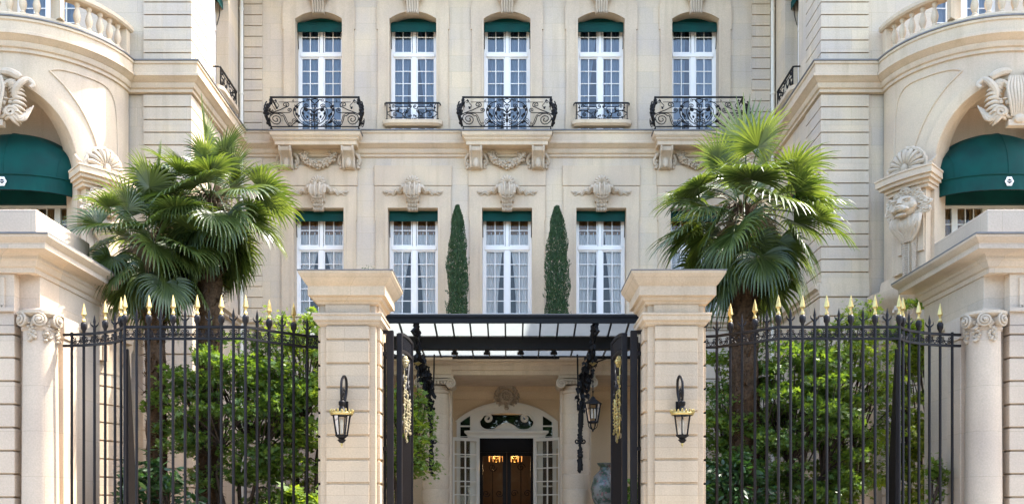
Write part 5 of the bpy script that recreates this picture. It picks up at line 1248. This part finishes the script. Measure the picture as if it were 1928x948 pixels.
tree('shrub', 'dark glossy shrub at the foot of the right palm', 'shrub', 4.1, 17.9, .35, 1.7, .6, .5, .95, 34, 60, .15, 'laurel', 33, 'oval', 5, (.26, .12))
tree('shrub', 'leafy plant behind the open right gate leaf', 'shrub', 2.55, 19.6, .004, 1.55, .35, .35, .8, 18, 70, .12, 'maple', 34, 'oval', 4, (.2, .1))
tree('shrub', 'slender feathery sprig in front of the right lodge pilaster', 'shrub', 7.35, 16.75, .004, 2.1, .18, .15, .45, 7, 60, .06, 'maple', 35, 'star', 2, (.14, .12))

def cypress(x, y, z0, z1, r, seed, label, group=None):
    rr = random.Random(seed); T = thing('cypress_tree', label, 'tree', (x, y, z0), group); h = z1-z0
    MB().tube([(0, 0, .55), (0, 0, h*.6), (0, 0, h*.96)], [.05, .035, .01], 7).build('trunk', 'bark', T)
    lf = MB()
    for i in range(22000):
        t = rr.random(); prof_ = r*(min(1, .8+t*1.0) if t < .3 else min(1.0, ((1.01-t)/.34)**.7+.10 if t > .67 else 1.05))*(1+.06*sin(t*19+seed)+.05*sin(t*43))
        a = rr.uniform(0, 6.283); q = prof_*(1-.55*rr.random()**1.7)*(1+.12*sin(3*a+t*17)); z = .55+(h-.55)*t
        p = V((cos(a)*q, sin(a)*q, z)); u = V((cos(a)*.35, sin(a)*.35, 1)).normalized()+V((rr.gauss(0, .2),)*3)
        u.normalize(); n_ = (V((cos(a+rr.gauss(0, .7)), sin(a+rr.gauss(0, .7)), rr.gauss(0, .2)))); n_ = (n_-u*n_.dot(u)).normalized()
        leaf_oval(lf, p, n_, u, rr.uniform(.03, .075), .3)
    for i in range(60):
        t = rr.uniform(.05, .66); a = rr.uniform(0, 6.28); q = r*1.05; p = V((cos(a)*q*.8, sin(a)*q*.8, .55+(h-.6)*t))
        for k in range(14): leaf_oval(lf, p+V((cos(a)*.008*k, sin(a)*.008*k, .010*k))+V((rr.gauss(0, .02), rr.gauss(0, .02), rr.gauss(0, .02))), V((rr.gauss(0, 1), rr.gauss(0, 1), .3)).normalized(), V((cos(a)*.4, sin(a)*.4, 1)).normalized(), .07, .3)
    lf.build('foliage', 'cyp', T, smooth=0)
    MB().lathe([(.26, 0), (.32, .45), (.36, .5), (.36, .56), (.3, .56), (.28, .5)], n=20).build('planter', 'lead', T)
cypress(AX-1.36, 26.6, 5.31, 10.12, .27, 41, 'slim dark cypress standing left of the centre window above the canopy', 'cypresses above the canopy')
cypress(AX+1.38, 26.6, 5.31, 10.10, .315, 42, 'slim dark cypress standing right of the centre window above the canopy', 'cypresses above the canopy')
tree('box_shrub', 'small dark box shrub peeping over the cap of the left gate pier', 'shrub', -3.65, 24.2, 5.31, 7.1, .3, .3, .75, 16, 90, .06, 'cyp', 51, 'oval', 3, (.2, .12))

st_ = MB(); rr = random.Random(77)
for i in range(13):
    cx, cy, hh = -36+6*i+rr.uniform(-1.5, 1.5), -13+rr.uniform(-2, 2), rr.uniform(12.5, 15.5)
    st_.tube([(cx, cy, -.15), (cx+.2, cy, 4), (cx-.1, cy, hh*.7)], [.35, .28, .12], 8)
    for k in range(2600):
        v = V((rr.gauss(0, 1), rr.gauss(0, 1), rr.gauss(0, 1))).normalized()*rr.uniform(.5, 1)
        p = V((cx+v.x*4.2, cy+v.y*3.5, 2.2+(hh-2.2)*.5+v.z*(hh-2.2)*.5)); n_ = V((rr.gauss(0, .6), rr.gauss(0, .6), 1)).normalized(); u = n_.orthogonal().normalized()
        leaf_oval(st_, p, n_, u, rr.uniform(.4, .8), .8)
tag(st_.build('street_trees', 'laurel', smooth=0), kind='stuff')
